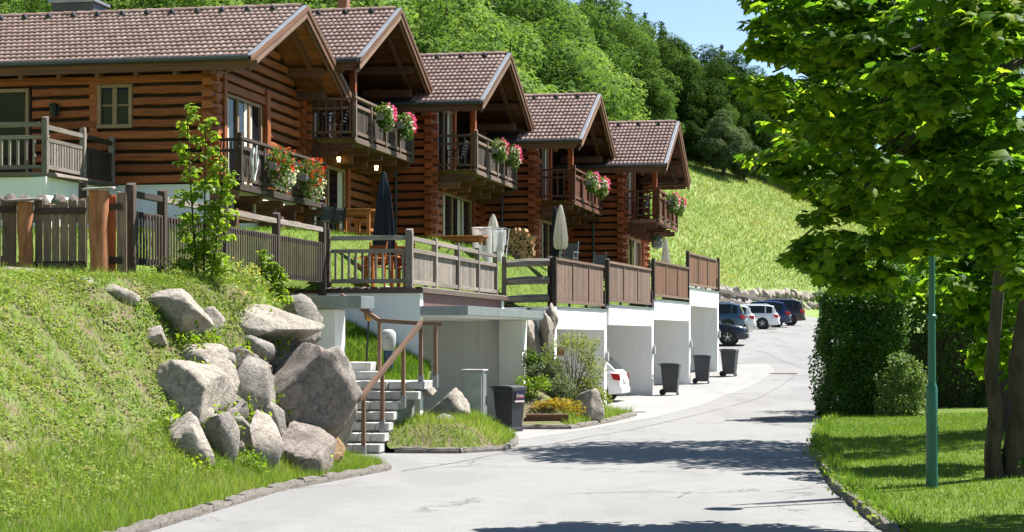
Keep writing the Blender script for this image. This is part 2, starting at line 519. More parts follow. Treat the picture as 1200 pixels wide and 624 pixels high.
L_GRASS = leaf_mat("grass_blades", [(0.081, 0.155, 0.025), (0.137, 0.227, 0.032), (0.212, 0.294, 0.056), (0.326, 0.320, 0.126)], 0.35, 0.6, 0.5)
L_LAWN = leaf_mat("lawn_blades", [(0.066, 0.137, 0.015), (0.110, 0.197, 0.021), (0.177, 0.258, 0.032)], 0.35, 0.6, 0.6)
L_DRY = leaf_mat("bank_herbs", [(0.103, 0.192, 0.032), (0.176, 0.266, 0.050), (0.254, 0.304, 0.081), (0.319, 0.266, 0.165)], 0.3, 0.6, 0.9)
L_MEAD = leaf_mat("meadow_grass", [(0.074, 0.148, 0.024), (0.128, 0.215, 0.036), (0.197, 0.258, 0.060), (0.296, 0.286, 0.102), (0.355, 0.258, 0.096)], 0.3, 0.8, 0.055, 0.03)
L_MAPLE = leaf_mat("maple_leaves", [(0.018, 0.048, 0.006), (0.038, 0.088, 0.008), (0.070, 0.140, 0.012), (0.125, 0.195, 0.016), (0.21, 0.25, 0.025)], 0.5, 0.55, 0.5, 0.08, 3.0)
L_HEDGE = leaf_mat("hedge_leaves", [(0.027, 0.069, 0.012), (0.045, 0.110, 0.014), (0.079, 0.161, 0.021)], 0.25, 0.4, 0.7)
L_PALE = leaf_mat("variegated_leaves", [(0.07, 0.13, 0.03), (0.13, 0.20, 0.06), (0.26, 0.32, 0.15)], 0.3, 0.5, 0.9)
L_LIGHT = leaf_mat("light_tree_leaves", [(0.065, 0.130, 0.034), (0.118, 0.205, 0.046), (0.188, 0.276, 0.073), (0.262, 0.327, 0.129)], 0.3, 0.8, 0.25, 0.03)
L_MID = leaf_mat("mid_tree_leaves", [(0.047, 0.101, 0.025), (0.086, 0.154, 0.034), (0.133, 0.208, 0.045)], 0.3, 0.8, 0.25, 0.03)
L_DARK = leaf_mat("dark_tree_leaves", [(0.015, 0.040, 0.008), (0.031, 0.066, 0.010), (0.058, 0.104, 0.013)], 0.2, 0.8, 0.25, 0.03)
L_SILV = leaf_mat("silvery_leaves", [(0.055, 0.087, 0.041), (0.092, 0.129, 0.064), (0.138, 0.175, 0.092)], 0.25, 0.8, 0.3, 0.03)
L_CONI = leaf_mat("conifer_needles", [(0.010, 0.026, 0.012), (0.018, 0.042, 0.018), (0.03, 0.06, 0.024)], 0.1, 0.8, 0.3, 0.03)
L_SAP = leaf_mat("sapling_leaves", [(0.085, 0.158, 0.013), (0.145, 0.221, 0.019), (0.217, 0.284, 0.032)], 0.5, 0.5, 1.2, 0.2, 2.0)
L_SHRUB = leaf_mat("airy_shrub_leaves", [(0.12, 0.17, 0.05), (0.2, 0.24, 0.07), (0.29, 0.31, 0.11)], 0.35, 0.6, 1.5)
L_LAV = leaf_mat("grey_green_leaves", [(0.08, 0.12, 0.06), (0.13, 0.17, 0.09), (0.18, 0.21, 0.12)], 0.25, 0.6, 1.5)
L_YEL = leaf_mat("yellow_groundcover", [(0.13, 0.16, 0.015), (0.27, 0.23, 0.02), (0.38, 0.26, 0.03), (0.33, 0.13, 0.03)], 0.3, 0.6, 2.5)
B_RED = leaf_mat("red_blossom", [(0.45, 0.02, 0.01), (0.62, 0.05, 0.015), (0.72, 0.12, 0.03)], 0.25, 0.6, 3)
B_WHT = leaf_mat("white_blossom", [(0.62, 0.62, 0.58), (0.75, 0.75, 0.72), (0.82, 0.80, 0.78)], 0.25, 0.6, 3)
B_PNK = leaf_mat("pink_blossom", [(0.58, 0.03, 0.20), (0.72, 0.07, 0.32), (0.80, 0.25, 0.45)], 0.25, 0.6, 3)
B_YEL = leaf_mat("yellow_blossom", [(0.6, 0.42, 0.02), (0.75, 0.55, 0.03), (0.8, 0.62, 0.08)], 0.2, 0.6, 3)
# ------------------------------------------------------------------ shared pieces: boards, logs, leaves, rocks
_UNIT = {}
def unit_block(mat, k):
    """a slightly uneven, chamfered unit block; boards, rails and posts are scaled copies that share it"""
    key = (mat.name, k)
    if key not in _UNIT:
        r = random.Random(100 + k)
        c = 0.06
        V = []; idx = {}
        for sx in (-1, 1):
            for sy in (-1, 1):
                for sz in (-1, 1):
                    j = [r.uniform(-0.02, 0.02) for _ in range(3)]
                    for ax in range(3):
                        p = [0.5 * sx, 0.5 * sy, 0.5 * sz]
                        for a in range(3):
                            if a != ax: p[a] *= (1 - 2 * c * (0.5 if a == ax else 1))
                        idx[(sx, sy, sz, ax)] = len(V)
                        V.append([p[a] + j[a] for a in range(3)])
        Fs = []
        for ax in range(3):
            o = [a for a in range(3) if a != ax]
            for s in (-1, 1):
                q = []
                for s1, s2 in ((-1, -1), (1, -1), (1, 1), (-1, 1)):
                    t = [0, 0, 0]; t[ax] = s; t[o[0]] = s1; t[o[1]] = s2
                    q.append(idx[(*t, ax)])
                Fs.append(q)
        for ax in range(3):                                    # edge chamfers
            o = [a for a in range(3) if a != ax]
            for s1 in (-1, 1):
                for s2 in (-1, 1):
                    q = []
                    for s, a in ((-1, o[0]), (1, o[0]), (1, o[1]), (-1, o[1])):
                        t = [0, 0, 0]; t[ax] = s; t[o[0]] = s1; t[o[1]] = s2
                        q.append(idx[(*t, a)])
                    Fs.append(q)
        for sx in (-1, 1):
            for sy in (-1, 1):
                for sz in (-1, 1):
                    Fs.append([idx[(sx, sy, sz, a)] for a in range(3)])
        b = MB(); b.add(V, Fs)
        _UNIT[key] = b.mesh("board_" + mat.name, mat)
    return _UNIT[key]

def bd(name, parent, mat, x0, x1, y0, y1, z0, z1, rot=(0, 0, 0)):
    m = unit_block(mat, rnd.randrange(3))
    return sub(name, m, parent, ((x0 + x1) / 2, (y0 + y1) / 2, (z0 + z1) / 2), rot, (abs(x1 - x0), abs(y1 - y0), abs(z1 - z0)))

def beam(name, parent, mat, p, q, w, h):
    """a board from p to q (parent's space), w wide, h high"""
    p, q = Vector(p), Vector(q); d = q - p
    m = unit_block(mat, rnd.randrange(3))
    rot = Matrix.Identity(3)
    x = d.normalized(); up = Vector((0, 0, 1))
    y = up.cross(x)
    if y.length < 1e-3: y = Vector((0, 1, 0))
    y.normalize(); z = x.cross(y)
    rot = Matrix((x, y, z)).transposed()
    return sub(name, m, parent, (p + q) / 2, rot.to_euler(), (d.length, w, h))

_LOGM = {}
def log_mesh(mat, k):
    key = (mat.name, k)
    if key not in _LOGM:
        r = random.Random(40 + k)
        V = []; Fs = []; ns = 7; npf = 8
        prof = [(-0.5, -0.40), (-0.43, -0.5), (0.43, -0.5), (0.5, -0.40), (0.5, 0.40), (0.43, 0.5), (-0.43, 0.5), (-0.5, 0.40)]
        for i in range(ns):
            x = -0.5 + i / (ns - 1)
            oy, oz = r.uniform(-0.02, 0.02), r.uniform(-0.055, 0.055)
            s = 1 + r.uniform(-0.05, 0.05)
            for a, b_ in prof:
                V.append((x, a * s + oy + r.uniform(-0.02, 0.02), b_ * s + oz + r.uniform(-0.02, 0.02)))
        for i in range(ns - 1):
            for j in range(npf):
                j2 = (j + 1) % npf
                Fs.append((i * npf + j, i * npf + j2, (i + 1) * npf + j2, (i + 1) * npf + j))
        Fs.append(tuple(range(npf - 1, -1, -1))); Fs.append(tuple((ns - 1) * npf + j for j in range(npf)))
        b = MB(); b.add(V, Fs)
        _LOGM[key] = b.mesh("log_" + mat.name, mat)
    return _LOGM[key]

def log_x(parent, mat, x0, x1, y, z, t=0.22, h=0.19, name="log"):
    return sub(name, log_mesh(mat, rnd.randrange(4)), parent, ((x0 + x1) / 2, y, z), (0, 0, rnd.choice((0, math.pi))), (abs(x1 - x0), t, h))

def log_y(parent, mat, y0, y1, x, z, t=0.22, h=0.19, name="log"):
    return sub(name, log_mesh(mat, rnd.randrange(4)), parent, (x, (y0 + y1) / 2, z), (0, 0, rnd.choice((math.pi / 2, -math.pi / 2))), (abs(y1 - y0), t, h))

# leaf outlines: a fan round a centre point
def fan(pts):
    V = np.array([(0, 0.35)] + pts, dtype=np.float32)
    k = len(pts)
    Fs = np.array([(0, 1 + i, 1 + (i + 1) % k) for i in range(k)], dtype=np.int32)
    return V, Fs
T_MAPLE = fan([(0.0, -0.06), (0.20, -0.02), (0.48, 0.02), (0.42, 0.20), (0.66, 0.50), (0.40, 0.52), (0.30, 0.70), (0.0, 1.0),
               (-0.30, 0.70), (-0.40, 0.52), (-0.66, 0.50), (-0.42, 0.20), (-0.48, 0.02), (-0.20, -0.02)])
T_OVAL = fan([(0.0, 0.0), (0.26, 0.22), (0.28, 0.55), (0.0, 1.0), (-0.28, 0.55), (-0.26, 0.22)])
T_DIAM = (np.array([(0, 0), (0.34, 0.5), (0, 1), (-0.34, 0.5)], dtype=np.float32), np.array([(0, 1, 2), (0, 2, 3)], dtype=np.int32))
T_CLUMP = (np.array([(0, 0), (0.5, 0.15), (0.12, 0.38), (0.48, 0.75), (0.02, 0.62), (-0.2, 1.0), (-0.14, 0.5), (-0.55, 0.45), (-0.18, 0.2)], dtype=np.float32),
           np.array([(0, 1, 2), (0, 2, 8), (2, 3, 4), (2, 4, 6), (4, 5, 6), (8, 6, 7), (8, 2, 6)], dtype=np.int32))
T_TWIN = (np.array([(0, 0), (0.34, 0.12), (0.5, 0.55), (0.1, 0.4), (-0.3, 0.3), (-0.38, 0.95), (-0.02, 0.62)], dtype=np.float32),
          np.array([(0, 1, 3), (1, 2, 3), (0, 6, 4), (4, 6, 5)], dtype=np.int32))
T_BLADE = (np.array([(-0.5, 0), (0.5, 0), (0.0, 1)], dtype=np.float32), np.array([(0, 1, 2)], dtype=np.int32))

def unit_vecs(r, n):
    v = r.normal(size=(n, 3)); return v / np.linalg.norm(v, axis=1, keepdims=True)

def leaf_arrays(r, pos, nrm, size, tmpl, droop=0.25):
    """leaves at pos whose faces look along nrm, pointing outwards and a little down"""
    n = len(pos)
    nrm = nrm / np.linalg.norm(nrm, axis=1, keepdims=True)
    t = unit_vecs(r, n); t[:, 2] -= droop
    t -= nrm * np.sum(t * nrm, axis=1, keepdims=True)
    t /= np.linalg.norm(t, axis=1, keepdims=True) + 1e-6
    s = np.cross(nrm, t)
    T, Fs = tmpl
    u = T[:, 0][None, :, None]; v = T[:, 1][None, :, None]
    sz = size[:, None, None]
    curl = (np.abs(T[:, 0]) * 0.35 + (T[:, 1] - 0.5) ** 2 * 0.35)[None, :, None]
    V = pos[:, None, :] + sz * (s[:, None, :] * u + t[:, None, :] * v - nrm[:, None, :] * curl)
    Fa = Fs[None, :, :] + (np.arange(n) * len(T))[:, None, None]
    return V.reshape(-1, 3), Fa.reshape(-1, Fs.shape[1])

def blob_points(r, blobs, n, shell=0.55):
    B = np.array(blobs, dtype=float)               # cx,cy,cz,rx,ry,rz
    w = (B[:, 3] * B[:, 4] + B[:, 4] * B[:, 5] + B[:, 3] * B[:, 5]); w /= w.sum()
    i = r.choice(len(B), n, p=w)
    d = unit_vecs(r, n)
    rad = (shell ** 3 + (1 - shell ** 3) * r.random(n)) ** (1 / 3.)
    p = B[i, :3] + d * B[i, 3:] * rad[:, None]
    return p, d

def foliage(seed, blobs, n, size, tmpl, mat, name, up=0.5, spread=0.7, shell=0.5, smin=0.6):
    r = np.random.default_rng(seed)
    p, d = blob_points(r, blobs, n, shell)
    nr = d * (1 - spread) + unit_vecs(r, n) * spread
    nr[:, 2] += up
    V, Fa = leaf_arrays(r, p, nr, size * (smin + (1.25 - smin) * r.random(n)), tmpl)
    return mesh_np(name, V, Fa, mat)

def blades(r, pos, h, w, lean=0.35):
    n = len(pos)
    a = r.random(n) * 2 * math.pi
    s = np.stack([np.cos(a), np.sin(a), np.zeros(n)], 1) * (w * (0.6 + 0.8 * r.random(n)))[:, None]
    b = r.random(n) * 2 * math.pi
    hh = h * (0.45 + 0.8 * r.random(n))
    le = lean * hh * r.random(n) * 1.6
    tip = pos + np.stack([np.cos(b) * le, np.sin(b) * le, hh], 1)
    V = np.stack([pos - s / 2, pos + s / 2, tip], 1).reshape(-1, 3)
    return V, np.arange(3 * n).reshape(-1, 3)

def rock_mesh(seed, mat, cuts=14, rough=0.06, sub_=3):
    """a broken boulder: a ball cut by many planes, then roughened"""
    import bmesh
    r = np.random.default_rng(seed)
    bm = bmesh.new(); bmesh.ops.create_icosphere(bm, subdivisions=sub_, radius=1.0)
    pl = unit_vecs(r, cuts); hh = r.uniform(0.50, 0.78, cuts)
    off = Vector(r.uniform(-50, 50, 3))
    for v in bm.verts:
        d = np.array(v.co); d /= np.linalg.norm(d)
        dots = pl @ d
        ok = dots > 0.05
        q = hh[ok] / dots[ok]
        rad = float((1.0 + np.sum(q ** -60.0)) ** (-1 / 60.0))
        co = Vector(d * rad)
        f = mnoise.fractal(co * 1.6 + off, 1.0, 2.0, 5) * rough * 1.3 + mnoise.ridged_multi_fractal(co * 2.3 + off, 0.9, 2.2, 4, 1.0, 2.0) * rough * 0.22 + mnoise.noise(co * 9 + off) * rough * 0.22
        v.co = co * (1 + f)
    m = bpy.data.meshes.new("rock"); bm.to_mesh(m); bm.free()
    m.materials.append(mat)
    m.polygons.foreach_set("use_smooth", np.ones(len(m.polygons), dtype=bool))
    m.set_sharp_from_angle(angle=R(38))
    return m

# ------------------------------------------------------------------ the lie of the land
def zr(Y):
    return np.interp(Y, [0, 20, 44, 55, 62, 69, 75.6, 90, 105, 120, 135, 160], [-2.1, -2.18, -2.2, -2.07, -1.93, -1.74, -1.38, -0.40, 0.22, 0.68, 1.0, 1.2])
def x_kerb_left(Y):
    return np.interp(Y, [0, 10, 21.1, 26.6, 30.8, 31.6, 33.0, 34.6, 38], [-6.5, -5.6, -4.03, -3.26, -1.95, -2.15, -2.9, -3.30, -3.5])
def x_kerb_right(Y):
    return np.interp(Y, [0, 22.5, 26.9, 35.9, 44.4, 47.5, 60, 75, 100, 125], [3.0, 4.24, 4.58, 5.7, 7.16, 8.0, 10.9, 13.6, 18.2, 23.5])
def smooth(t):
    t = np.clip(t, 0, 1); return t * t * (3 - 2 * t)
def bank(X, Y):
    """grassy bank left of the road, up to the fence"""
    d = x_kerb_left(Y) - X
    w = np.interp(Y, [24, 27, 29.5, 31, 33, 36], [4.4, 3.9, 2.9, 2.1, 1.3, 0.9])
    o = np.interp(Y, [26, 29, 31, 34], [0.15, 0.35, 0.55, 0.25])
    return -2.12 + 3.02 * smooth((d - o) / w) ** 0.9 + 0.05 * np.clip(d - 4.4, 0, 10) 
GX = ([40, 49.4, 49.5, 55.5, 62.2, 68.9, 75.6], [-2.2, -0.35, 1.15, 2.8, 4.69, 6.55, 8.32])
def terrace(X, Y):
    """lawn between the garage roofs and the houses"""
    xo = np.interp(Y, [29.5, 40.3, 40.4] + GX[0][1:], [-6.2, -4.0, -2.4] + GX[1][1:])
    xi = np.interp(Y, [29.5, 43.4, 50, 56.6, 63.2, 69.8, 77], [-12.5, -8.0, -5.6, -2.5, 0.67, 4.03, 6.4])
    zo = np.interp(Y, [29.5, 40.3, 49.4, 49.6, 55.5, 55.6, 62.1, 62.3, 68.8, 69.0, 75.6, 77], [0.98, 1.0, 0.95, 0.72, 0.70, 0.84, 0.86, 1.14, 1.16, 1.70, 1.72, 1.72])
    zi = np.interp(Y, [29.5, 43, 50, 56.6, 63, 70, 77], [1.6, 2.45, 2.6, 2.36, 1.96, 1.78, 1.74])
    t = 2.3 * (xo - X - 0.7) / np.maximum(xo - xi - 0.7, 0.5)
    return zo + (zi - zo) * smooth(t)
def sdist(X, Y):
    return -0.76 * (X - 16) + 0.65 * (Y - 130)
def ground(X, Y):
    z0 = zr(Y)
    s = sdist(X, Y)
    m = np.where(s > 0, 3.2 + 0.46 * s, np.where(s > -1, 2.0 + 1.2 * (s + 1), z0 + (2.0 - z0) * smooth((s + 6) / 5)))
    m = np.where(m > 21, 21 + (m - 21) * 0.30, m)
    m = np.where(m > 40, 40 + (m - 40) * 0.1, m)
    m = np.where(X < 5, m * smooth((Y - 84 + 0.0 * X) / 22) + z0 * (1 - smooth((Y - 84) / 22)), m)
    xb = np.interp(Y, [0, 43.4, 50, 76, 90], [-24, -17, -15.5, -5.0, -1.5])
    hb = 2.2 + 0.42 * (xb - X)
    hb = np.where(hb > 24, 24 + (hb - 24) * 0.3, hb)
    use = (X < xb + 4)
    z = np.where(use, np.maximum(m, hb), m)
    right = np.clip((X - 24 - 0.1 * Y) * 0.06, 0, 25)
    return z + right
def ground1(X, Y): return float(ground(np.array([X], float), np.array([Y], float))[0])
def bank1(X, Y): return float(bank(np.array([X], float), np.array([Y], float))[0])
def terr1(X, Y): return float(terrace(np.array([X], float), np.array([Y], float))[0])
def hit(px, py, f, y0=15.0, y1=100.0):
    """where the sight line through a photo pixel meets a height field: gives the real place of a thing"""
    Y = y0
    while Y < y1:
        p = P(px, py, Y)
        if p.z <= f(p.x, p.y): return Vector((p.x, p.y, f(p.x, p.y)))
        Y += 0.04
    return P(px, py, y1)

def grid_sheet(name, xs, ys, f, mat, kind="structure", skirt=None):
    X, Y = np.meshgrid(xs, ys)
    Z = f(X, Y)
    V = np.stack([X, Y, Z], -1).reshape(-1, 3)
    nx, ny = len(xs), len(ys)
    i = np.arange(nx - 1)[None, :] + (np.arange(ny - 1) * nx)[:, None]
    Fa = np.stack([i, i + 1, i + nx + 1, i + nx], -1).reshape(-1, 4)
    o = sub(name, mesh_np(name, V, Fa, mat, True), None, kind=kind)
    return o
def strip_sheet(name, ys, xl, xr, f, mat, nx=24, kind="structure"):
    """sheet between two edge lines xl(Y), xr(Y)"""
    ys = np.asarray(ys, float)
    t = np.linspace(0, 1, nx)
    XL, XR = xl(ys), xr(ys)
    X = XL[:, None] + (XR - XL)[:, None] * t[None, :]
    Y = np.repeat(ys[:, None], nx, 1)
    Z = f(X, Y)
    V = np.stack([X, Y, Z], -1).reshape(-1, 3)
    ny = len(ys)
    i = np.arange(nx - 1)[None, :] + (np.arange(ny - 1) * nx)[:, None]
    Fa = np.stack([i, i + 1, i + nx + 1, i + nx], -1).reshape(-1, 4)
    return sub(name, mesh_np(name, V, Fa, mat, True), None, kind=kind)
# ------------------------------------------------------------------ ground, road, banks
def axis(a, b, fine0, fine1, step, coarse):
    l = list(np.arange(fine0, fine1, step))
    x, s, left = fine0, step, []
    while x > a: s *= coarse; x -= s; left.append(x)
    x, s, right = l[-1], step, []
    while x < b: s *= coarse; x += s; right.append(x)
    return np.array(left[::-1] + l + right)
gx = axis(-1500, 1500, -60, 60, 1.0, 1.25)
gy = axis(-200, 2500, 0, 230, 1.0, 1.25)
g_ob = grid_sheet("ground", gx, gy, lambda X, Y: ground(X, Y) - 0.05, MEADOW)

def road_l(Y):
    return np.where(Y < 34.6, x_kerb_left(Y), np.where(Y < 77, np.interp(Y, GX[0], GX[1]) - 5.8, np.interp(Y, [77, 90, 118, 140], [3.0, 4.0, 8.0, 16.0])))
def road_r(Y): return x_kerb_right(Y) + 0.02
ry = np.concatenate([np.arange(4, 34.4, 0.5), [34.59, 34.61], np.arange(35, 130, 0.6)])
strip_sheet("road", ry, road_l, road_r, lambda X, Y: np.maximum(zr(Y), np.where(Y > 90, ground(X, Y), -9)) + 0.004 - 0.02 * np.clip(Y - 150, 0, 1), ASPH, 30)
# paler asphalt of the drives in front of the garages
strip_sheet("driveway", np.arange(40.2, 79, 0.5), lambda Y: np.interp(Y, GX[0], GX[1]) - 5.6,
            lambda Y: np.interp(Y, [40, 43, 50, 56, 62, 70, 75.6, 79], [0.2, 1.3, 3.9, 5.6, 7.1, 9.2, 10.6, 10.8]), lambda X, Y: zr(Y) + 0.008, APRON, 20)
def bank_relief(X, Y):
    Z = bank(X, Y).copy()
    n = np.array([mnoise.fractal(Vector((a * 2.2, c * 2.2, 1.7)), 1.0, 2.0, 4) for a, c in zip(X.ravel(), Y.ravel())]).reshape(X.shape)
    e = np.clip((x_kerb_left(Y) - X) / 0.8, 0, 1)
    return Z + 0.022 * n * e
strip_sheet("bank_ground", np.arange(14, 38.2, 0.14), lambda Y: 0 * Y - 16.0, lambda Y: x_kerb_left(Y) - 0.16, bank_relief, SOIL, 110)
def terr_out(Y):
    return np.interp(Y, [29.5, 40.2, 40.45] + GX[0][1:2] + [49.55, 55.5, 62.2, 68.9, 75.6, 77], [-6.25, -4.1, -2.6, -0.75, 0.9, 2.5, 4.4, 6.3, 8.0, 8.2])
strip_sheet("terrace_lawn", np.arange(29.6, 77, 0.33), lambda Y: 0 * Y - 18.0, terr_out, terrace, LAWN, 60)
def lawn_z(X, Y):
    d = X - x_kerb_right(Y)
    return zr(Y) + 0.10 + 0.03 * np.clip(d, 0, 12) + 0.02 * np.sin(X * 1.3) * np.sin(Y * 0.9)
strip_sheet("roadside_lawn", np.arange(3, 60, 0.6), lambda Y: x_kerb_right(Y) + 0.14, lambda Y: x_kerb_right(Y) + 16, lawn_z, LAWN, 40)

# kerb stones
def kerb_mesh(seed):
    """a rough hewn granite sett: a squared block with uneven faces, about 1 m long"""
    r = random.Random(seed)
    V = []; Fs = []; nx_ = 5
    prof = [(-1, -1), (-1, .55), (-.72, 1), (.72, 1), (1, .55), (1, -1)]
    for i in range(nx_):
        e = 0.88 if i in (0, nx_ - 1) else 1.0
        for a, b_ in prof: V.append((-1 + 2 * i / (nx_ - 1) + r.uniform(-.02, .02), a * e * (1 + r.uniform(-.1, .1)), b_ * (e if b_ > 0 else 1) * (1 + r.uniform(-.1, .1))))
    for i in range(nx_ - 1):
        for j in range(6): Fs.append((i * 6 + j, i * 6 + (j + 1) % 6, (i + 1) * 6 + (j + 1) % 6, (i + 1) * 6 + j))
    Fs.append(tuple(range(5, -1, -1))); Fs.append(tuple((nx_ - 1) * 6 + j for j in range(6)))
    b = MB(); b.add(V, Fs)
    return b.mesh("kerb_stone", ROCK)
KERB_SRC = [kerb_mesh(900 + i) for i in range(4)]
def kerb(name, label, xf, ys, top, off):
    t = thing(name, (float(xf(ys[0])), float(ys[0]), float(zr(ys[0]))), label, "kerb")
    base = t.location.copy()
    Y = ys[0]
    while Y < ys[1]:
        L = rnd.uniform(0.42, 0.85)
        p = Vector((float(xf(Y)) + off, Y, 0)); q = Vector((float(xf(Y + L)) + off, Y + L, 0))
        d = q - p
        o = sub("kerb_stone", rnd.choice(KERB_SRC), t, (p + q) / 2 - base + Vector((0, 0, float(zr(Y)) + top * 0.4 - 0.0)), (rnd.uniform(-.06, .06), rnd.uniform(-.06, .06), math.atan2(d.y, d.x)),
                (d.length * 0.50, 0.075, 0.11))
        o.location.z = float(zr(Y)) + rnd.uniform(-.015, .01) - base.z
        Y += L
    return t
kerb("stone_kerb", "low uneven granite kerb along the foot of the left grass bank", x_kerb_left, (17.5, 31.0), 0.12, -0.08)
kerb("stone_kerb", "overgrown granite kerb edging the lawn right of the road", x_kerb_right, (18.0, 47.5), 0.12, 0.08)

# grass islands beside the drives
def isl1_l(Y): return np.interp(Y, [35.3, 36.2, 38, 41, 42.4], [-2.3, -2.55, -2.45, -1.85, -1.2])
def isl1_r(Y): return np.interp(Y, [35.3, 36.2, 38, 40, 41.6, 42.4], [-0.9, -0.15, 0.03, 0.05, -0.2, -0.7])
def isl1(X, Y):
    l, r_ = isl1_l(Y), isl1_r(Y)
    e = np.minimum(np.minimum((X - l + 0.55) / 1.2, (r_ - X) / 0.9), np.minimum((Y - 35.3) / 1.1, (42.6 - Y) / 1.0))
    return -2.1 + 0.42 * smooth(e)
strip_sheet("grass_island", np.arange(35.3, 42.4, 0.2), isl1_l, isl1_r, isl1, SOIL, 20)
def isl2_l(Y): return np.interp(Y, [44.5, 46, 49.4, 50.6], [0.15, 0.0, -0.1, 1.4])
def isl2_r(Y): return np.interp(Y, [44.5, 45.5, 47.5, 50.6], [1.3, 1.75, 2.45, 3.3])
def isl2(X, Y):
    l, r_ = isl2_l(Y), isl2_r(Y)
    e = np.minimum((r_ - X) / 1.5, np.minimum((Y - 44.4) / 2.2, 1 + 0 * Y))
    return zr(Y) + 0.09 + 0.75 * smooth(e) * smooth((49.9 - Y) / 1.2 + 0.1)
strip_sheet("planting_bed", np.arange(44.5, 50.7, 0.2), isl2_l, isl2_r, isl2, SOIL, 20)
def ring_kerb(label, pts):
    t = thing("stone_kerb", (pts[0][0], pts[0][1], -2.2), label, "kerb")
    b = t.location.copy()
    for (x0, y0), (x1, y1) in zip(pts[:-1], pts[1:]):
        d = Vector((x1 - x0, y1 - y0, 0)); n = max(1, round(d.length / 0.6))
        for i in range(n):
            c = Vector((x0, y0, 0)) + d * ((i + .5) / n)
            c.z = float(zr(c.y)) + rnd.uniform(-.015, .01)
            sub("kerb_stone", rnd.choice(KERB_SRC), t, c - b, (0, 0, math.atan2(d.y, d.x)), (d.length / n * 0.5, 0.075, 0.11))
ring_kerb("curved stone kerb round the grass island beside the stairs", [(-2.2, 35.35), (-1.0, 35.3), (-0.2, 36.1), (0.05, 38.0), (0.07, 40.0), (-0.2, 41.6)])
ring_kerb("stone kerb in front of the planted bed beside the waste bin", [(0.25, 44.45), (1.35, 44.5), (1.8, 45.5), (2.5, 47.5), (3.3, 50.5)])

# flat iron covers in the drives
for px, py, lab in ((733, 483, "long rusty drain cover in front of the small white car"), (790, 441, "thin rusty drain cover near the third garage"),
                    (918, 438, "far rusty drain cover at the right of the road"), (905, 491, "dark patched seam near the shaded road edge")):
    p = hit(px, py, lambda x, y: float(zr(y)) + 0.012)
    b = MB(); b.box(-0.55, 0.55, -0.16, 0.16, 0, 0.012)
    o = b.build("drain_cover", RUST, None, bevel=0.004); o.location = p; o.rotation_euler = (0, 0, TH)
    tag(o, lab, "drain cover")

# seams and cracks where the asphalt was laid in strips
CRACK = plain("bitumen_seam", (0.155, 0.152, 0.147), 0.8, amt=0.3, nscale=9)
def seam(pts, w):
    pts = [hit(a, c, lambda x, y: float(zr(y)) + 0.013) for a, c in pts]
    V = []; Fs = []; k = 0
    for a, c in zip(pts[:-1], pts[1:]):
        n = max(2, int((c - a).length / 0.25))
        for i in range(n):
            q = a.lerp(c, i / n); d = (c - a).normalized(); s = Vector((-d.y, d.x, 0))
            q = q + s * rnd.gauss(0, w * 0.7); ww = w * rnd.uniform(.35, 1.1)
            z = float(zr(q.y)) + 0.012
            V += [(q.x - s.x * ww, q.y - s.y * ww, z), (q.x + s.x * ww, q.y + s.y * ww, z)]
            if k: Fs.append((2 * k - 2, 2 * k - 1, 2 * k + 1, 2 * k))
            k += 1
    b = MB(); b.add(V, Fs)
    sub("road_seam", b.mesh("road_seam", CRACK), None, kind="structure")
seam([(470, 552), (530, 543), (604, 528), (690, 512), (742, 503), (800, 490), (848, 478), (888, 467), (915, 452), (934, 438)], 0.022)
seam([(866, 408), (896, 413), (915, 422), (930, 427), (938, 431)], 0.03)
seam([(835, 470), (900, 469), (968, 470)], 0.015)
seam([(878, 494), (905, 489), (925, 486)], 0.014)
seam([(905, 396), (920, 401), (924, 400)], 0.03)
seam([(640, 505), (700, 496), (745, 489)], 0.014)
seam([(700, 578), (760, 574), (800, 577), (850, 571)], 0.010)
seam([(795, 583), (812, 574)], 0.012)

# ------------------------------------------------------------------ grass (uncountable)
def frame_ok(Pn, m=20):
    px = CX + Pn[:, 0] / Pn[:, 1] * FPX; py = HY - Pn[:, 2] / Pn[:, 1] * FPX
    return (px > -m) & (px < 1200 + m) & (py > -m) & (py < 624 + 40)
def scatter(r, n, x0, x1, y0, y1, f):
    X = r.uniform(x0, x1, n); Y = r.uniform(y0, y1, n)
    return np.stack([X, Y, f(X, Y)], 1)
def clumpy(Pn, sc, r, lo=0.35, hi=0.6, seed=0.0):
    v = np.array([mnoise.noise(Vector((p[0] * sc + seed, p[1] * sc, seed))) * 0.5 + 0.5 for p in Pn])
    return r.random(len(Pn)) < np.clip((v - lo) / (hi - lo), 0.04, 1)
def grass_obj(name, label, arrs, mat):
    V = np.concatenate([a[0] for a in arrs]); off = 0; Fs = []
    for v, f in arrs: Fs.append(f + off); off += len(v)
    return tag(sub(name, mesh_np(name, V, np.concatenate(Fs), mat), None), label, "grass", kind="stuff")

r1 = np.random.default_rng(21)
p = scatter(r1, 210000, -9.5, -1.9, 17.5, 37.0, bank)
d = x_kerb_left(p[:, 1]) - p[:, 0]
p = p[(d > 0.12) & frame_ok(p)]
low = x_kerb_left(p[:, 1]) - p[:, 0] < 1.5
keep = clumpy(p, 1.6, r1, 0.25, 0.7, 3.0) | low
p = p[keep]; low = low[keep]
far = p[:, 1] > 28.5
tc = scatter(r1, 1300, -9.5, -2.0, 17.8, 36.0, bank)
tc = tc[frame_ok(tc) & (x_kerb_left(tc[:, 1]) - tc[:, 0] > 0.3)]
tuft = np.repeat(tc, 16, 0); tuft[:, :2] += r1.normal(0, .035, (len(tuft), 2))
arrs = [blades(r1, tuft, 0.19, 0.010, 0.9), blades(r1, p[low], 0.16, 0.010, 0.5), blades(r1, p[~low & ~far], 0.085, 0.012, 0.9), blades(r1, p[~low & far], 0.15, 0.010, 0.5)]
grass_obj("bank_grass", "rough grass growing on the left bank by the road", arrs, L_GRASS)
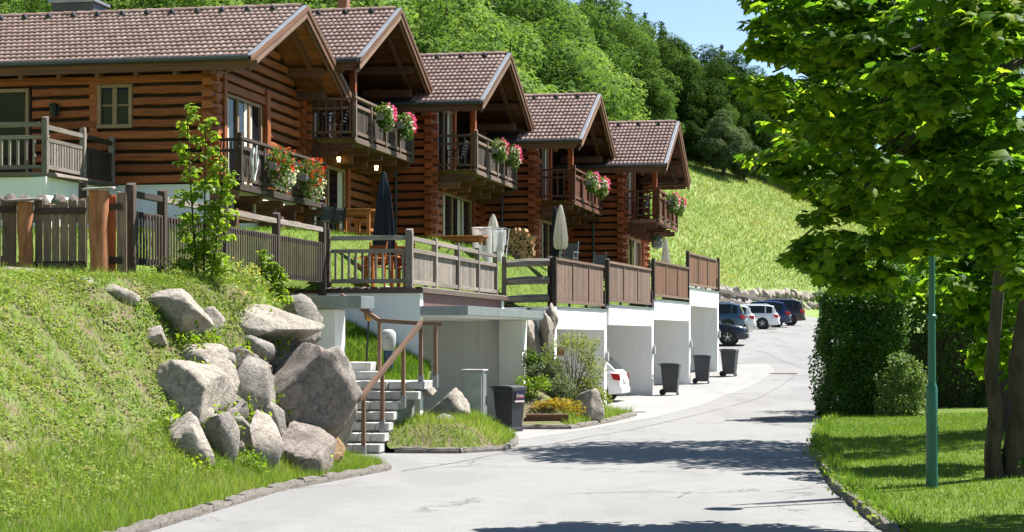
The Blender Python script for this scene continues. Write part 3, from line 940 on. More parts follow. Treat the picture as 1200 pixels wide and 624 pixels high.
q = scatter(r1, 130000, -9.0, -2.0, 18.0, 31, bank)
d = x_kerb_left(q[:, 1]) - q[:, 0]
q = q[(d > 0.8) & frame_ok(q)]
q = q[clumpy(q, 2.1, r1, 0.34, 0.62, 9.0)]
nr = unit_vecs(r1, len(q)) * 0.55; nr[:, 2] += 1
q[:, 2] += r1.uniform(0.0, 0.10, len(q))
grass_obj("bank_ground_cover", "small leaved herbs creeping over the left bank", [leaf_arrays(r1, q, nr, 0.05 * (0.4 + 1.1 * r1.random(len(q))), T_DIAM, 0)], L_DRY)
p = scatter(r1, 150000, 4.2, 16, 18, 48, lawn_z)
p = p[(p[:, 0] > x_kerb_right(p[:, 1]) + 0.05) & frame_ok(p)]
edge = p[:, 0] < x_kerb_right(p[:, 1]) + 0.35
grass_obj("lawn_grass", "short mown grass of the lawn right of the road", [blades(r1, p[~edge], 0.06, 0.011, 0.6), blades(r1, p[edge], 0.16, 0.012, 0.7)], L_LAWN)
p = scatter(r1, 90000, -12, 8.5, 29.7, 77, terrace)
p = p[(p[:, 0] < terr_out(p[:, 1])) & frame_ok(p)]
grass_obj("terrace_grass", "grass of the terraces between garages and log houses", [blades(r1, p, 0.10, 0.020, 0.6)], L_LAWN)
p1 = scatter(r1, 9000, -2.3, 0.1, 35.4, 42.3, isl1)
p1 = p1[(p1[:, 0] > isl1_l(p1[:, 1])) & (p1[:, 0] < isl1_r(p1[:, 1]))]
p2 = scatter(r1, 6000, 1.2, 3.3, 44.6, 50.5, isl2)
p2 = p2[(p2[:, 0] < isl2_r(p2[:, 1])) & (p2[:, 0] > isl2_r(p2[:, 1]) - 1.0)]
grass_obj("island_grass", "long grass on the kerbed islands beside the drives", [blades(r1, p1, 0.17, 0.014, 0.7), blades(r1, p2, 0.2, 0.016, 0.7)], L_GRASS)
p = scatter(r1, 120000, 4, 48, 118, 182, ground)
p = p[(sdist(p[:, 0], p[:, 1]) > 0.3) & frame_ok(p)]
grass_obj("meadow_grass", "tall meadow grass on the far hillside", [blades(r1, p, 0.26, 0.06, 0.9)], L_MEAD)
def verge():
    y = r1.uniform(18, 47, 1300); x = x_kerb_right(y) + r1.normal(0.06, 0.08, 1300)
    k = np.array([mnoise.noise(Vector((0, a * 0.9, 2.0))) > -0.05 for a in y])
    x, y = x[k], y[k]
    pp = np.stack([x, y, zr(y) + 0.04 + 0.17 * r1.random(len(y))], 1)
    nr = unit_vecs(r1, len(pp)); nr[:, 2] += 0.6
    return leaf_arrays(r1, pp, nr, 0.062 * (0.5 + r1.random(len(pp))), T_OVAL, 0)
grass_obj("verge_weeds", "straggling weeds growing over the kerb right of the road", [verge()], L_GRASS)
# ------------------------------------------------------------------ boulders
def boulder(px, py, w, h, label, mat=ROCK, seed=0, depth=None, f=None, cuts=14, sink=0.0, Y=None, name="boulder", y0=15.0):
    """px,py = middle of the rock in the photo, w,h its size there; it stands on the bank"""
    f = f or bank1
    q = hit(px, py + h * 0.10, f, 24.0, 34.5) if Y is None else P(px, py, Y)
    s = q.y / FPX
    W, H = w * s, h * s
    m = rock_mesh(seed, mat, cuts, 0.042, 5 if w > 75 else 4)
    c = P(px, py, q.y)
    D = depth or (W + H) * 0.5
    co = np.zeros(len(m.vertices) * 3, dtype=np.float32); m.vertices.foreach_get("co", co)
    co = co.reshape(-1, 3)
    mn, mx = co.min(0), co.max(0)
    co = (co - (mn + mx) / 2) / (mx - mn) * np.array([W, D, H], dtype=np.float32)
    m.vertices.foreach_set("co", co.ravel()); m.update()
    o = sub(name, m, None, (c.x, q.y + sink, c.z))
    return tag(o, label, "rock", "boulders shoring up the grass bank")
ROCKS = [
 (204, 367, 66, 46, "rounded grey boulder below the dark picket fence, topmost left of the rock bank", ROCKP, 12),
 (246, 378, 24, 30, "small pale rock just right of the rounded top boulder", ROCKP, 13),
 (316, 386, 92, 50, "broad pale sloping slab near the top of the rock bank", ROCKP, 14),
 (347, 378, 44, 54, "grey boulder at the top right of the rock bank beside the white wall", ROCK, 15),
 (233, 424, 48, 34, "pale block left of centre in the second row of the rock bank", ROCKP, 16),
 (276, 424, 40, 30, "dark grey block wedged in the middle of the rock bank", ROCKD, 17),
 (218, 464, 62, 60, "large pale rounded boulder at the left of the rock bank", ROCKP, 18),
 (255, 464, 36, 64, "upright pale slab beside the large rounded boulder", ROCKP, 19),
 (284, 464, 52, 66, "leaning grey slab left of the giant dark boulder", ROCK, 20),
 (346, 466, 116, 104, "giant dark grey boulder, largest of the rock bank", ROCKD, 21),
 (221, 524, 44, 58, "pale upright rock at the lower left foot of the bank", ROCKP, 22),
 (257, 521, 36, 54, "narrow grey rock at the foot of the bank", ROCK, 23),
 (307, 526, 40, 64, "upright pale rock at the foot of the bank beside the dark triangular one", ROCKP, 24),
 (347, 534, 66, 56, "dark triangular rock at the foot of the giant boulder", ROCKD, 25),
 (382, 528, 34, 36, "small ochre brown rock under the right of the giant boulder", ROCKO, 26),
 (284, 512, 28, 40, "small brownish rock half hidden in weeds mid bank", ROCK, 27),
 (300, 410, 34, 30, "small grey rock beneath the broad pale slab", ROCK, 29),
 (392, 470, 40, 90, "added paler rock standing for the lit flank of the giant boulder beside the stairs", ROCK, 30),  # the boulder's sunlit face, put in as a separate paler rock
 (176, 395, 26, 22, "small pale stone left of the second row of boulders", ROCKP, 35),
 (236, 496, 30, 34, "small pale rock wedged between the lower left boulders", ROCKP, 36),
 (270, 486, 30, 40, "brownish rock wedged between two leaning slabs", ROCK, 37),
 (312, 495, 34, 40, "grey rock left of the giant boulder's foot", ROCK, 38),
 (330, 424, 40, 40, "grey rock resting on top of the giant boulder", ROCK, 28),
]
for px, py, w, h, lab, m, sd_ in ROCKS:
    boulder(px, py, w * 1.38, h * (1.42 if py > 450 and w < 100 else 1.26), lab, m, sd_, cuts=11, sink=0.08)
FILL = 'first second third fourth fifth sixth seventh eighth ninth tenth eleventh twelfth thirteenth fourteenth fifteenth sixteenth'.split()
for i in range(16):
    px, py = 200 + 12.2 * i + rnd.uniform(-5, 5), rnd.uniform(410, 545)
    if px > 330 and py < 440: py += 60
    w = rnd.uniform(20, 36)
    boulder(px, py, w, w * rnd.uniform(.7, 1.1), "%s small filler stone from the left, wedged in a gap of the rock bank" % FILL[i], rnd.choice((ROCK, ROCKD, ROCKP)), 600 + i, cuts=10, sink=0.22)
boulder(137, 350, 54, 34, "squared pale stone block below the thick peeled log post", ROCKP, 31, Y=28.2, cuts=7)
boulder(88, 342, 66, 34, "flat pale stone half buried above the grass bank", ROCKP, 32, Y=28.0)
boulder(22, 324, 52, 22, "low pale stone half buried below the board fence", ROCKP, 33, Y=28.0)
# rocks of the islands
f1 = lambda x, y: float(isl1(np.array([x]), np.array([y]))[0])
boulder(525, 480, 52, 52, "pale pointed rock in the grass island beside the utility box", ROCKP, 41, Y=38.6)
boulder(514, 502, 40, 34, "grey rock low in the grass island near the stairs", ROCK, 42, Y=37.2)
boulder(556, 490, 30, 56, "tall thin rock slab behind the grey utility box", ROCKD, 43, Y=42.0)
boulder(497, 458, 30, 14, "flat pale stone at the top of the grass island", ROCKP, 48, Y=39.4)
boulder(689, 478, 38, 46, "upright pale rock at the right end of the planted bed", ROCKP, 44, Y=46.6)
for i, (px, py, w, h, lab) in enumerate([(622, 402, 26, 84, "tall pale rock slab against the white carport pillar"), (640, 398, 22, 70, "tall cracked rock slab in the corner by the first garage"),
                        (634, 440, 40, 50, "rock slab low in the corner behind the airy shrub"), (648, 372, 14, 34, "small rock wedged under the log rail fence")]):
    boulder(px, py, w, h, lab, ROCKP, 50 + i, Y=49.3, cuts=9)

# dry stones along the garden wall beside the first house
t = thing("dry_stone_row", P(0, 250, 38.5), "row of dark dry stones below the white terrace of the nearest house", "stone wall")
st = [rock_mesh(70 + i, ROCKD, 10, 0.06, 2) for i in range(3)]
x = -22
while x < 112:
    w = rnd.uniform(12, 24)
    c = P(x + w / 2, 236 + rnd.uniform(-2, 2), 38.5) - t.location
    sub("stone", rnd.choice(st), t, c, (rnd.random() * .4, 0, rnd.random() * 6), (w * 38.5 / FPX * 0.62, 0.25, 0.17 + rnd.random() * .05))
    sub("stone", rnd.choice(st), t, c - Vector((0.1, 0, 0.28)), (0, 0, rnd.random() * 6), (w * 38.5 / FPX * 0.62, 0.25, 0.2))
    x += w

# stone retaining wall behind the parked cars
t = thing("boulder_retaining_wall", (16, 130, 2.0), "low retaining wall of pale boulders behind the parked cars, below the meadow", "stone wall")
st = [rock_mesh(80 + i, ROCKP, 10, 0.05, 2) for i in range(4)]
dirv = Vector((0.65, 0.76, 0))
for row, (z, n) in enumerate(((2.1, 40), (2.95, 44))):
    for i in range(n):
        a = -7 + (i + 0.5 * row + rnd.uniform(-.12, .12)) * (26.0 / n)
        c = Vector((16, 130, 0)) + dirv * a + Vector((-0.76, 0.65, 0)) * (-1.0 + 0.75 * row)
        c.z = z + rnd.uniform(-.1, .15)
        sub("stone", rnd.choice(st), t, c - t.location, (rnd.random() * .5, rnd.random() * .5, rnd.random() * 6), (rnd.uniform(.38, .56), rnd.uniform(.4, .5), rnd.uniform(.38, .58)))
# ------------------------------------------------------------------ log houses
def tile_mesh(mat):
    """one interlocking clay tile: rolled profile, thick front edge; x across, y up the slope"""
    V = []; Fs = []
    xs = [0, 0.04, 0.075, 0.112, 0.15, 0.19, 0.225, 0.262, 0.30]
    zs = [0.004, 0.026, 0.036, 0.026, 0.004, 0.026, 0.036, 0.026, 0.004]
    for x, z in zip(xs, zs): V.append((x, 0.0, z + 0.036))
    for x, z in zip(xs, zs): V.append((x, 0.38, z + 0.004))
    for x, z in zip(xs, zs): V.append((x, 0.0, z + 0.004))
    for i in range(8):
        Fs.append((i, i + 1, 10 + i, 9 + i)); Fs.append((18 + i, 19 + i, i + 1, i))
    return np.array(V, np.float32), np.array(Fs, np.int32)
TV, TF = tile_mesh(None)
TILE_ONE = mesh_np("roof_tile", TV, TF, TILE)
CAPM = None
def cap_mesh():
    global CAPM
    if CAPM is None:
        b = MB()
        V = []; Fs = []
        for i, (x, r_) in enumerate(((0, 0.125), (0.40, 0.105))):
            for k in range(9):
                a = math.pi * k / 8
                V.append((x, r_ * math.cos(a) * 1.15, r_ * math.sin(a)))
        for k in range(8): Fs.append((k, k + 1, 9 + k + 1, 9 + k))
        Fs.append(tuple(range(8, -1, -1)))
        b.add(V, Fs)
        CAPM = b.mesh("ridge_tile", TILE)
    return CAPM
def vent_mesh():
    b = MB(); b.prism([(-0.075, 0), (0.075, 0), (0.0, 0.125)], 'y', -0.14, 0.04)
    return b.mesh("ridge_clip", BLACK)
VENT = vent_mesh()

def slope_tiles(root, name, x0, x1, ye, ze, yr, zr_, skip=None, singles=0):
    """tiles on one roof slope from eave (ye,ze) to ridge (yr,zr_)"""
    dy, dz = yr - ye, zr_ - ze
    L = math.hypot(dy, dz); uy, uz = dy / L, dz / L
    sgn = 1 if dy > 0 else -1
    rows = int(L / 0.345); cols = int((x1 - x0) / 0.30)
    lst = []
    for c in range(cols):
        for r_ in range(rows):
            x = x1 - 0.30 * (c + 1); s = 0.345 * r_
            if skip and skip(x, s / L): continue
            lst.append((x, s))
    lst.sort(key=lambda t: -t[0])
    ang = math.atan2(uz, abs(uy))
    def xf(V, x, s):
        out = np.empty_like(V)
        out[:, 0] = V[:, 0] + x if sgn > 0 else x + 0.30 - V[:, 0]
        a = V[:, 1] + s; h = V[:, 2]
        out[:, 1] = ye + uy * a - sgn * uz * h
        out[:, 2] = ze + uz * a + abs(uy) * h
        return out
    for x, s in lst[:singles]:
        sub("roof_tile", TILE_ONE, root, (x, ye + uy * s, ze + uz * s), (ang + rnd.uniform(-.012, .012), 0, rnd.uniform(-.008, .008)))
    rest = lst[singles:]
    if rest:
        V = np.concatenate([xf(TV + np.array([0, 0, rnd.uniform(-.004, .004)], np.float32), x, s) for x, s in rest])
        Fa = np.concatenate([TF + i * len(TV) for i in range(len(rest))])
        sub(name, mesh_np(name, V, Fa, TILE), root, kind="stuff")

def glazing(root, name, plane, a0, a1, z0, z1, pos, leaves=2, curtain=True, cross=False, fr=TANW, open_dark=False):
    """window or glazed door. plane 'x': faces +x, spans y; plane 'y': faces -y, spans x"""
    def mk(nm, par, mat, u0, u1, w0, w1, d0, d1):
        if plane == 'x': return bd(nm, par, mat, pos + d0, pos + d1, u0, u1, w0, w1)
        return bd(nm, par, mat, u0, u1, pos - d1, pos - d0, w0, w1)
    w = bpy.data.objects.new(name, None); w.empty_display_size = 0.1; link(w, root)
    t = 0.085
    mk("frame", w, fr, a0, a0 + t, z0, z1, -0.06, 0.06)
    mk("frame", w, fr, a1 - t, a1, z0, z1, -0.06, 0.06)
    mk("frame", w, fr, a0 + t, a1 - t, z1 - t, z1, -0.055, 0.055)
    mk("sill", w, fr, a0 - 0.02, a1 + 0.02, z0 - 0.05, z0 + 0.04, -0.06, 0.09)
    n = leaves
    for i in range(n):
        u0 = a0 + t + (a1 - a0 - 2 * t) * i / n; u1 = a0 + t + (a1 - a0 - 2 * t) * (i + 1) / n
        if i: mk("mullion", w, fr, u0 - 0.055, u0 + 0.055, z0, z1 - t, -0.05, 0.05)
        mk("pane", w, GLASS, u0 + 0.03, u1 - 0.03, z0 + 0.03, z1 - t - 0.01, -0.03, -0.005)
        if cross:
            mk("glazing_bar", w, fr, u0 + 0.02, u1 - 0.02, (z0 + z1) / 2 - 0.02, (z0 + z1) / 2 + 0.02, -0.02, 0.02)
        if curtain:
            cw = (u1 - u0) * 0.30
            cu = u0 + 0.05 if i % 2 == 0 else u1 - 0.05 - cw
            mk("curtain", w, CURT, cu, cu + cw, z0 + 0.05, z1 - t - 0.02, -0.004, 0.006)
    return w

def basket(loc, label, reds, big=0.42, rz=0):
    t = thing("hanging_flower_basket", loc, label, "flower basket", rz, "flower baskets on the balcony rails")
    b = MB(); b.box(-0.09, 0.09, -big * 0.8, big * 0.8, -0.18, 0.0)
    b.build("planter_box", TERR, t, bevel=0.01)
    s = rnd.randrange(9999)
    blobs = [(0.08, y * big, z * big, .62 * big, .62 * big, .62 * big) for y, z in ((-.45, .1), (.45, .1), (0, .25), (-.3, -.4), (.3, -.4), (0, -.7))]
    sub("foliage", foliage(s, blobs, 800, 0.085, T_OVAL, L_MID, "foliage", 0.4, 0.7, 0.45), t, kind="stuff")
    wh = [(0.15, y * big, z * big, .5 * big, .5 * big, .42 * big) for y, z in ((.25, -.55), (.1, -.8), (.4, -.25))]
    if reds:
        rb = [(0.15, y * big, z * big, .6 * big, .5 * big, .5 * big) for y, z in ((-.4, .25), (.1, .4), (-.3, -.2), (.45, .2), (.2, -.1))]
        sub("red_blossoms", foliage(s + 1, rb, 70, 0.105, T_CLUMP, B_RED, "red_blossoms", 0.1, 0.45, 0.88), t, kind="stuff")
        sub("white_blossoms", foliage(s + 2, wh, 150, 0.08, T_CLUMP, B_WHT, "white_blossoms", 0.1, 0.45, 0.85), t, kind="stuff")
    else:
        pb = [(0.15, y * big, z * big, .55 * big, .45 * big, .55 * big) for y, z in ((.5, .2), (.6, -.2), (.3, .3))]
        wb = [(0.15, y * big, z * big, .5 * big, .5 * big, .5 * big) for y, z in ((0, -.3), (.2, -.5), (-.3, .1))]
        sub("pink_blossoms", foliage(s + 1, pb, 260, 0.085, T_CLUMP, B_PNK, "pink_blossoms", 0.1, 0.45, 0.8), t, kind="stuff")
        sub("white_blossoms", foliage(s + 2, wb, 120, 0.075, T_CLUMP, B_WHT, "white_blossoms", 0.1, 0.45, 0.85), t, kind="stuff")
    return t

ORD = ["nearest", "second", "middle", "fourth", "farthest"]
ORIG = [(-7.0, 43.4), (-5.6, 50.0), (-2.5, 56.6), (0.67, 63.2), (4.03, 69.8)]
GF = [3.55, 2.69, 2.42, 1.97, 1.76]          # floor level of each root (first house: its upper floor)
LABH = ["nearest log house with red flower baskets and a white plinth, cropped by the left edge",
        "second log house from the camera, gable over a grey balcony with pink flowers",
        "middle one of the five log houses, its gable roof framed by green trees",
        "fourth log house from the camera, red brown balcony behind the white parasol",
        "farthest log house in the row, standing against the bright meadow"]
W = 7.1
BASK = []
HROOT = []
for k in range(5):
    first = (k == 0)
    ox, oy = ORIG[k]
    root = thing("log_house", (ox, oy, GF[k]), LABH[k], "house", TH, "row of log houses")
    HROOT.append(root)
    EAVE = 2.80 if first else 4.56        # outer edge of the roof surface
    RISE = 1.85 if first else 2.02
    OVY = 0.62                           # side overhang
    XF = 1.22 if first else 1.78         # front overhang
    BX = 0.74 if first else 1.40
    XB = -9.5 if not first else -11.5
    half = W / 2 + OVY
    yE0, yE1, yR = -OVY, W + OVY, W / 2
    zR = EAVE + RISE
    slope = RISE / half
    def roof_z(y): return EAVE + slope * (half - abs(y - yR)) - 0.20
    lm = LOGW if k < 2 else LOGR
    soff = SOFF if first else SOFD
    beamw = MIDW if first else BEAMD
    balc_wood = [DARKW, BALCW, BALCW, REDW, REDW][k]
    # ---- roof body
    th = 0.13
    b = MB()
    b.prism([(yE0, EAVE - 0.03), (yR, zR - 0.03), (yE1, EAVE - 0.03), (yE1, EAVE - 0.03 - th), (yR, zR - 0.03 - th), (yE0, EAVE - 0.03 - th)], 'x', XB, XF - 0.05)
    roof = b.build("roof", soff, root)
    # soffit boards under the front overhang, seen from below
    for sgn in (-1, 1):
        n = 20
        for i in range(n):
            s0, s1 = i / n, (i + 0.94) / n
            ya, yb = yR + sgn * half * s0, yR + sgn * half * s1
            za, zb_ = zR - RISE * s0 - 0.03 - th - 0.018, zR - RISE * s1 - 0.03 - th - 0.018
            beam("soffit_board", roof, soff, (0.0, (ya + yb) / 2, (za + zb_) / 2), (XF - 0.06, (ya + yb) / 2, (za + zb_) / 2), math.hypot(yb - ya, zb_ - za), 0.02).rotation_euler.x = sgn * -math.atan(slope)
    # tiles
    if first: skip = None
    else: skip = (lambda x, s: x < -0.55 and s < 0.58)
    slope_tiles(roof, "roof_tiles", XB, XF - 0.14, yE0 - 0.03, EAVE, yR, zR, skip, 300 if first else 0)
    slope_tiles(roof, "roof_tiles", XB, XF - 0.14, yE1 + 0.03, EAVE, yR, zR)
    if not first:
        L = math.hypot(half, RISE)
        b = MB(); b.add([(XB, yE0, EAVE + 0.012), (-0.45, yE0, EAVE + 0.012), (-0.45, yE0 + half * 0.6, EAVE + RISE * 0.6 + 0.012), (XB, yE0 + half * 0.6, EAVE + RISE * 0.6 + 0.012)], [(0, 1, 2, 3)])
        m = b.mesh("valley_sheet", BRSHEET); sub("valley_sheet", m, roof)
    x = XF - 0.5
    while x > XB:
        sub("ridge_tile", cap_mesh(), roof, (x, yR, zR - 0.02), (0, 0, 0)); x -= 0.37
    x = XF - 0.75
    while x > XB + 0.3:
        sub("ridge_clip", VENT, roof, (x, yR - 0.30, zR - 0.115), (0, 0, 0)); x -= 0.66 if first else 0.78
    # barge boards, both rakes: wide lower board, thin upper board, metal edge
    for sgn in (-1, 1):
        p0 = Vector((XF, yR, zR - 0.05)); p1 = Vector((XF, yR + sgn * (half + 0.02), EAVE - 0.05))
        dn = Vector((0, 0, -0.11))
        beam("barge_board", roof, BARGE if sgn < 0 else MIDW, p0 + dn, p1 + dn, 0.045, 0.22)
        beam("barge_board", roof, MIDW, p0 + Vector((0.035, 0, 0.01)), p1 + Vector((0.035, 0, 0.01)), 0.03, 0.13)
        beam("barge_board", roof, MIDW, p0 + Vector((-0.06, 0, -0.24)), p1 + Vector((-0.06, 0, -0.24)), 0.04, 0.14)
        beam("edge_flashing", roof, SHEET, p0 + Vector((-0.02, 0, 0.085)), p1 + Vector((-0.02, 0, 0.085)), 0.12, 0.04)
        # gutters
        yg = yR + sgn * (half + 0.09)
        b = MB(); b.tube([(XB, yg, EAVE - 0.02), (XF - 0.02, yg, EAVE - 0.02)], 0.068, 8)
        b.build("gutter", GUTT, roof, True)
        bd("fascia_board", roof, MIDW, XB, XF - 0.08, yR + sgn * (half + 0.005), yR + sgn * (half - 0.035), EAVE - 0.27, EAVE - 0.06)
    # purlins and rafters carrying the overhang
    for yy, hh in ((yR, 0.30), (yR - half * 0.52, 0.24), (yR + half * 0.52, 0.24), (0.02, 0.22), (W - 0.02, 0.22)):
        zt = roof_z(yy) - 0.03
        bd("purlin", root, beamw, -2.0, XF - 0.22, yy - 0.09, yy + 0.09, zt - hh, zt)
    for sgn in (-1, 1):
        p0 = Vector((XF - 0.55, yR, zR - 0.30)); p1 = Vector((XF - 0.55, yR + sgn * (half - 0.1), EAVE - 0.26))
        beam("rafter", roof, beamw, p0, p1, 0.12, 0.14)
    bd("bracket", root, beamw, -0.1, XF - 0.35, W - 1.0, W - 0.78, EAVE - 0.12, EAVE + 0.1)
    # exposed rafter tails under the near eave
    xx = XF - 0.9
    while xx > XB and xx > -8:
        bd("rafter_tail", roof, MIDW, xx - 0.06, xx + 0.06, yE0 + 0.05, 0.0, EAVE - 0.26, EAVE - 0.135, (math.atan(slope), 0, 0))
        xx -= 0.95
    # ---- walls: recessed dark backing plus logs
    zb0 = 0.0 if first else -0.35
    bk = MB()
    YL, XL = 2.95, -1.9                                  # the loggia: upper front set back behind the balcony
    if first:
        bk.box(XB + 0.3, 0.0, 0.05, W - 0.03, zb0, EAVE - 0.05)
        bk.prism([(0.03, EAVE - 0.06), (W - .03, EAVE - 0.06), (W - .6, roof_z(W - .6)), (yR, roof_z(yR)), (0.6, roof_z(0.6))], 'x', XB + 0.3, -0.005)
    else:
        bk.box(XB + 0.3, 0.0, 0.05, W - 0.03, zb0, 2.58)
        bk.box(XB + 0.3, 0.0, 0.05, YL, 2.58, EAVE - 0.05)
        bk.prism([(0.05, EAVE - 0.06), (YL, EAVE - 0.06), (YL, roof_z(YL)), (0.6, roof_z(0.6))], 'x', XB + 0.3, -0.005)
        bk.box(XB + 0.3, XL, YL + 0.002, W - 0.03, 2.585, EAVE - 0.05)
        bk.prism([(YL + 0.002, EAVE - 0.06), (W - .03, EAVE - 0.06), (W - .6, roof_z(W - .6)), (yR, roof_z(yR)), (YL + 0.002, roof_z(YL))], 'x', XB + 0.3, XL)
        bk.box(XL, -0.02, W - 0.25, W - 0.03, 2.585, EAVE + 0.1)
    bk.build("wall_backing", CHINK, root)
    pitch = 0.26
    # side wall facing the camera
    nlog = int((roof_z(0) - 0.05 - zb0) / pitch)
    xstart = -8.6 if first else -2.6
    op = [(-2.74, -1.84, 1.34, 2.34), (-6.4, -4.35, 0.0, 2.30)] if first else []
    for i in range(nlog + 1):
        z = zb0 + 0.11 + i * pitch
        segs = [(xstart, 0.26)]
        for a0, a1, w0, w1 in op:
            if w0 - 0.02 < z < w1 + 0.04:
                ns = []
                for s0, s1 in segs:
                    if a0 > s0: ns.append((s0, min(s1, a0)))
                    if a1 < s1: ns.append((max(s0, a1), s1))
                segs = ns
        for s0, s1 in segs:
            if s1 - s0 > 0.15: log_x(root, lm, s0, s1 + rnd.uniform(-0.04, 0.04), 0.0, z, 0.22, 0.176 if first else 0.182)
    # gable wall
    if first: gop = [(0.75, 3.6, 0.05, 2.30)]
    elif k == 1: gop = [(0.5, 3.9, -0.05, 2.12), (0.7, 2.9, 2.65, 4.75)]
    else: gop = [(1.3, 5.6, -0.05, 2.12), (0.6, 2.75, 2.65, 4.72)]
    i = 0
    while True:
        z = zb0 + 0.24 + i * pitch; i += 1
        if z > zR - 0.6: break
        ya = -0.28; yb = W + 0.05
        if z + 0.1 > roof_z(0) - 0.02:
            g = (z + 0.28 - (EAVE - 0.20)) / slope - OVY
            ya, yb = max(0.0, g), W - max(0.0, g)
            if yb - ya < 0.5: break
        segs = [(ya, yb)]
        for a0, a1, w0, w1 in gop:
            if w0 - 0.08 < z < w1 + 0.03:
                ns = []
                for s0, s1 in segs:
                    if a0 > s0: ns.append((s0, min(s1, a0)))
                    if a1 < s1: ns.append((max(s0, a1), s1))
                segs = ns
        for s0, s1 in segs:
            if s1 - s0 <= 0.12: continue
            if not first and z > 2.62:
                if s0 < YL: log_y(root, lm, s0, min(s1, YL + 0.12), 0.03, z, 0.22, 0.178)
                if s1 > YL + 0.2: log_y(root, lm, max(s0, YL), s1, XL + 0.03, z, 0.22, 0.178)
            else: log_y(root, lm, s0, s1, 0.03, z, 0.22, 0.168 if first else 0.178)
        # short cross-wall log ends, as at every corner
        if not first and i % 1 == 0 and z < roof_z(0): log_x(root, lm, -0.05, 0.24, W - 0.2, z + 0.12, 0.2, 0.185)
    if first:
        for j in range(9): log_x(root, lm, 0.0, 0.22, W - 0.35, 0.3 + j * pitch, 0.2, 0.185)
    # windows and doors
    if first:
        w = glazing(root, "window", 'y', -2.72, -1.86, 1.36, 2.34, -0.05, 2, False, True)
        bd("shutter", root, LOGW, -2.92, -2.72, -0.10, -0.03, 1.15, 2.42)
        glazing(root, "glazed_door", 'y', -6.3, -4.45, 0.05, 2.3, -0.03, 2, False)
        glazing(root, "glazed_door", 'x', 0.85, 3.5, 0.08, 2.22, 0.03, 3, True)
        bd("lintel", root, LOGW, 0.0, 0.15, 0.5, 3.9, 2.24, 2.44)
        bd("post", root, LOGW, 0.02, 0.2, 3.6, 3.85, 0.0, 2.6)
        bd("post", root, LOGW, 0.02, 0.18, 0.55, 0.74, 0.0, 2.6)
    else:
        a0, a1, w0, w1 = gop[0]
        bd("lintel", root, lm, 0.0, 0.14, a0 - .1, a1 + .1, 2.1, 2.26)
        glazing(root, "glazed_door", 'x', a0 + .1, a1 - .1, 0.0, 2.08, 0.03, 3 if k > 1 else 2, True)
        bd("post", root, LOGR, 0.0, 0.17, a1 - 0.05, a1 + 0.2, -0.2, 2.3)
        a0, a1, w0, w1 = gop[1]
        glazing(root, "glazed_door", 'x', a0 + .08, a1 - .08, 2.68, 4.66, 0.03, 2, True)
        bd("post", root, LOGR, BX - 0.30, BX - 0.13, 0.72, 0.9, 2.6, roof_z(0.8) - 0.1)
        bd("post", root, LOGR, 0.02, 0.17, a1 + .02, a1 + .22, 2.5, 4.8)
    # downpipe beside the step between the houses
    if not first:
        b = MB(); b.tube([(-1.0, -0.14, EAVE - 0.1), (-1.0, -0.14, -0.4)], 0.045, 8)
        b.build("downpipe", GUTT, root, True)
    # ---- balcony
    bz = 0.0 if first else 2.65
    y0, y1 = (0.02, 6.7) if first else (0.22, 6.45)
    bal = bpy.data.objects.new("balcony", None); bal.empty_display_size = 0.1; link(bal, root)
    nb = 8
    for j in range(nb):
        bd("floor_board", bal, balc_wood, 0.13 + (BX - .1) * j / nb, 0.13 + (BX - .1) * (j + .93) / nb, y0, y1, bz - 0.05, bz - 0.005)
    bd("edge_beam", bal, balc_wood, BX - 0.06, BX + 0.05, y0 - 0.05, y1 + 0.05, bz - 0.17, bz - 0.06)
    nj = 5
    for j in range(nj):
        yy = y0 + 0.1 + (y1 - y0 - 0.2) * j / (nj - 1)
        bd("joist", bal, MIDW if k < 3 else REDW, -0.1, BX - 0.08, yy - 0.08, yy + 0.08, bz - 0.36, bz - 0.175)
        bd("joist", bal, MIDW if k < 3 else REDW, -0.1, BX * 0.62, yy - 0.075, yy + 0.075, bz - 0.58, bz - 0.365)
    for j in range(5):
        yy = y0 + 0.05 + (y1 - y0 - 0.1) * j / 4
        bd("rail_post", bal, balc_wood if not (first and j in (2, 4)) else REDW, BX - 0.07, BX + 0.04, yy - 0.055, yy + 0.055, bz - 0.12, bz + (1.16 if j == 0 else 1.02))
    bd("hand_rail", bal, balc_wood, BX - 0.08, BX + 0.06, y0 - 0.04, y1 + 0.04, bz + 1.0, bz + 1.07)
    bd("rail", bal, balc_wood, BX - 0.04, BX + 0.015, y0, y1, bz + 0.78, bz + 0.87)
    bd("rail", bal, balc_wood, BX - 0.04, BX + 0.015, y0, y1, bz + 0.06, bz + 0.15)
    yy = y0 + 0.14
    while yy < y1 - 0.1:
        bd("baluster", bal, DARKW if k < 3 else REDW, BX - 0.06, BX - 0.035, yy, yy + 0.115, bz + 0.08, bz + 0.85); yy += 0.145
    # side railing facing the camera
    bd("hand_rail", bal, balc_wood, 0.14, BX - 0.09, y0 - 0.03, y0 + 0.05, bz + 0.97, bz + 1.04)
    bd("rail", bal, balc_wood, 0.14, BX - 0.09, y0 - 0.02, y0 + 0.03, bz + 0.72, bz + 0.79)
    bd("rail", bal, balc_wood, 0.14, BX - 0.09, y0 - 0.02, y0 + 0.03, bz + 0.08, bz + 0.15)
    nx_ = 6
    for j in range(nx_):
        xx = 0.18 + (BX - 0.3) * j / (nx_ - 1)
        bd("baluster", bal, balc_wood if not first else DARKW, xx - 0.02, xx + 0.02, y0 - 0.045, y0 - 0.018, bz + 0.1, bz + 0.95)
    # flower baskets hang on the front rail
    pos = [(2.1, 0.62), (4.5, 0.55)] if first else [(2.2, 0.80), (4.4, 0.80)]
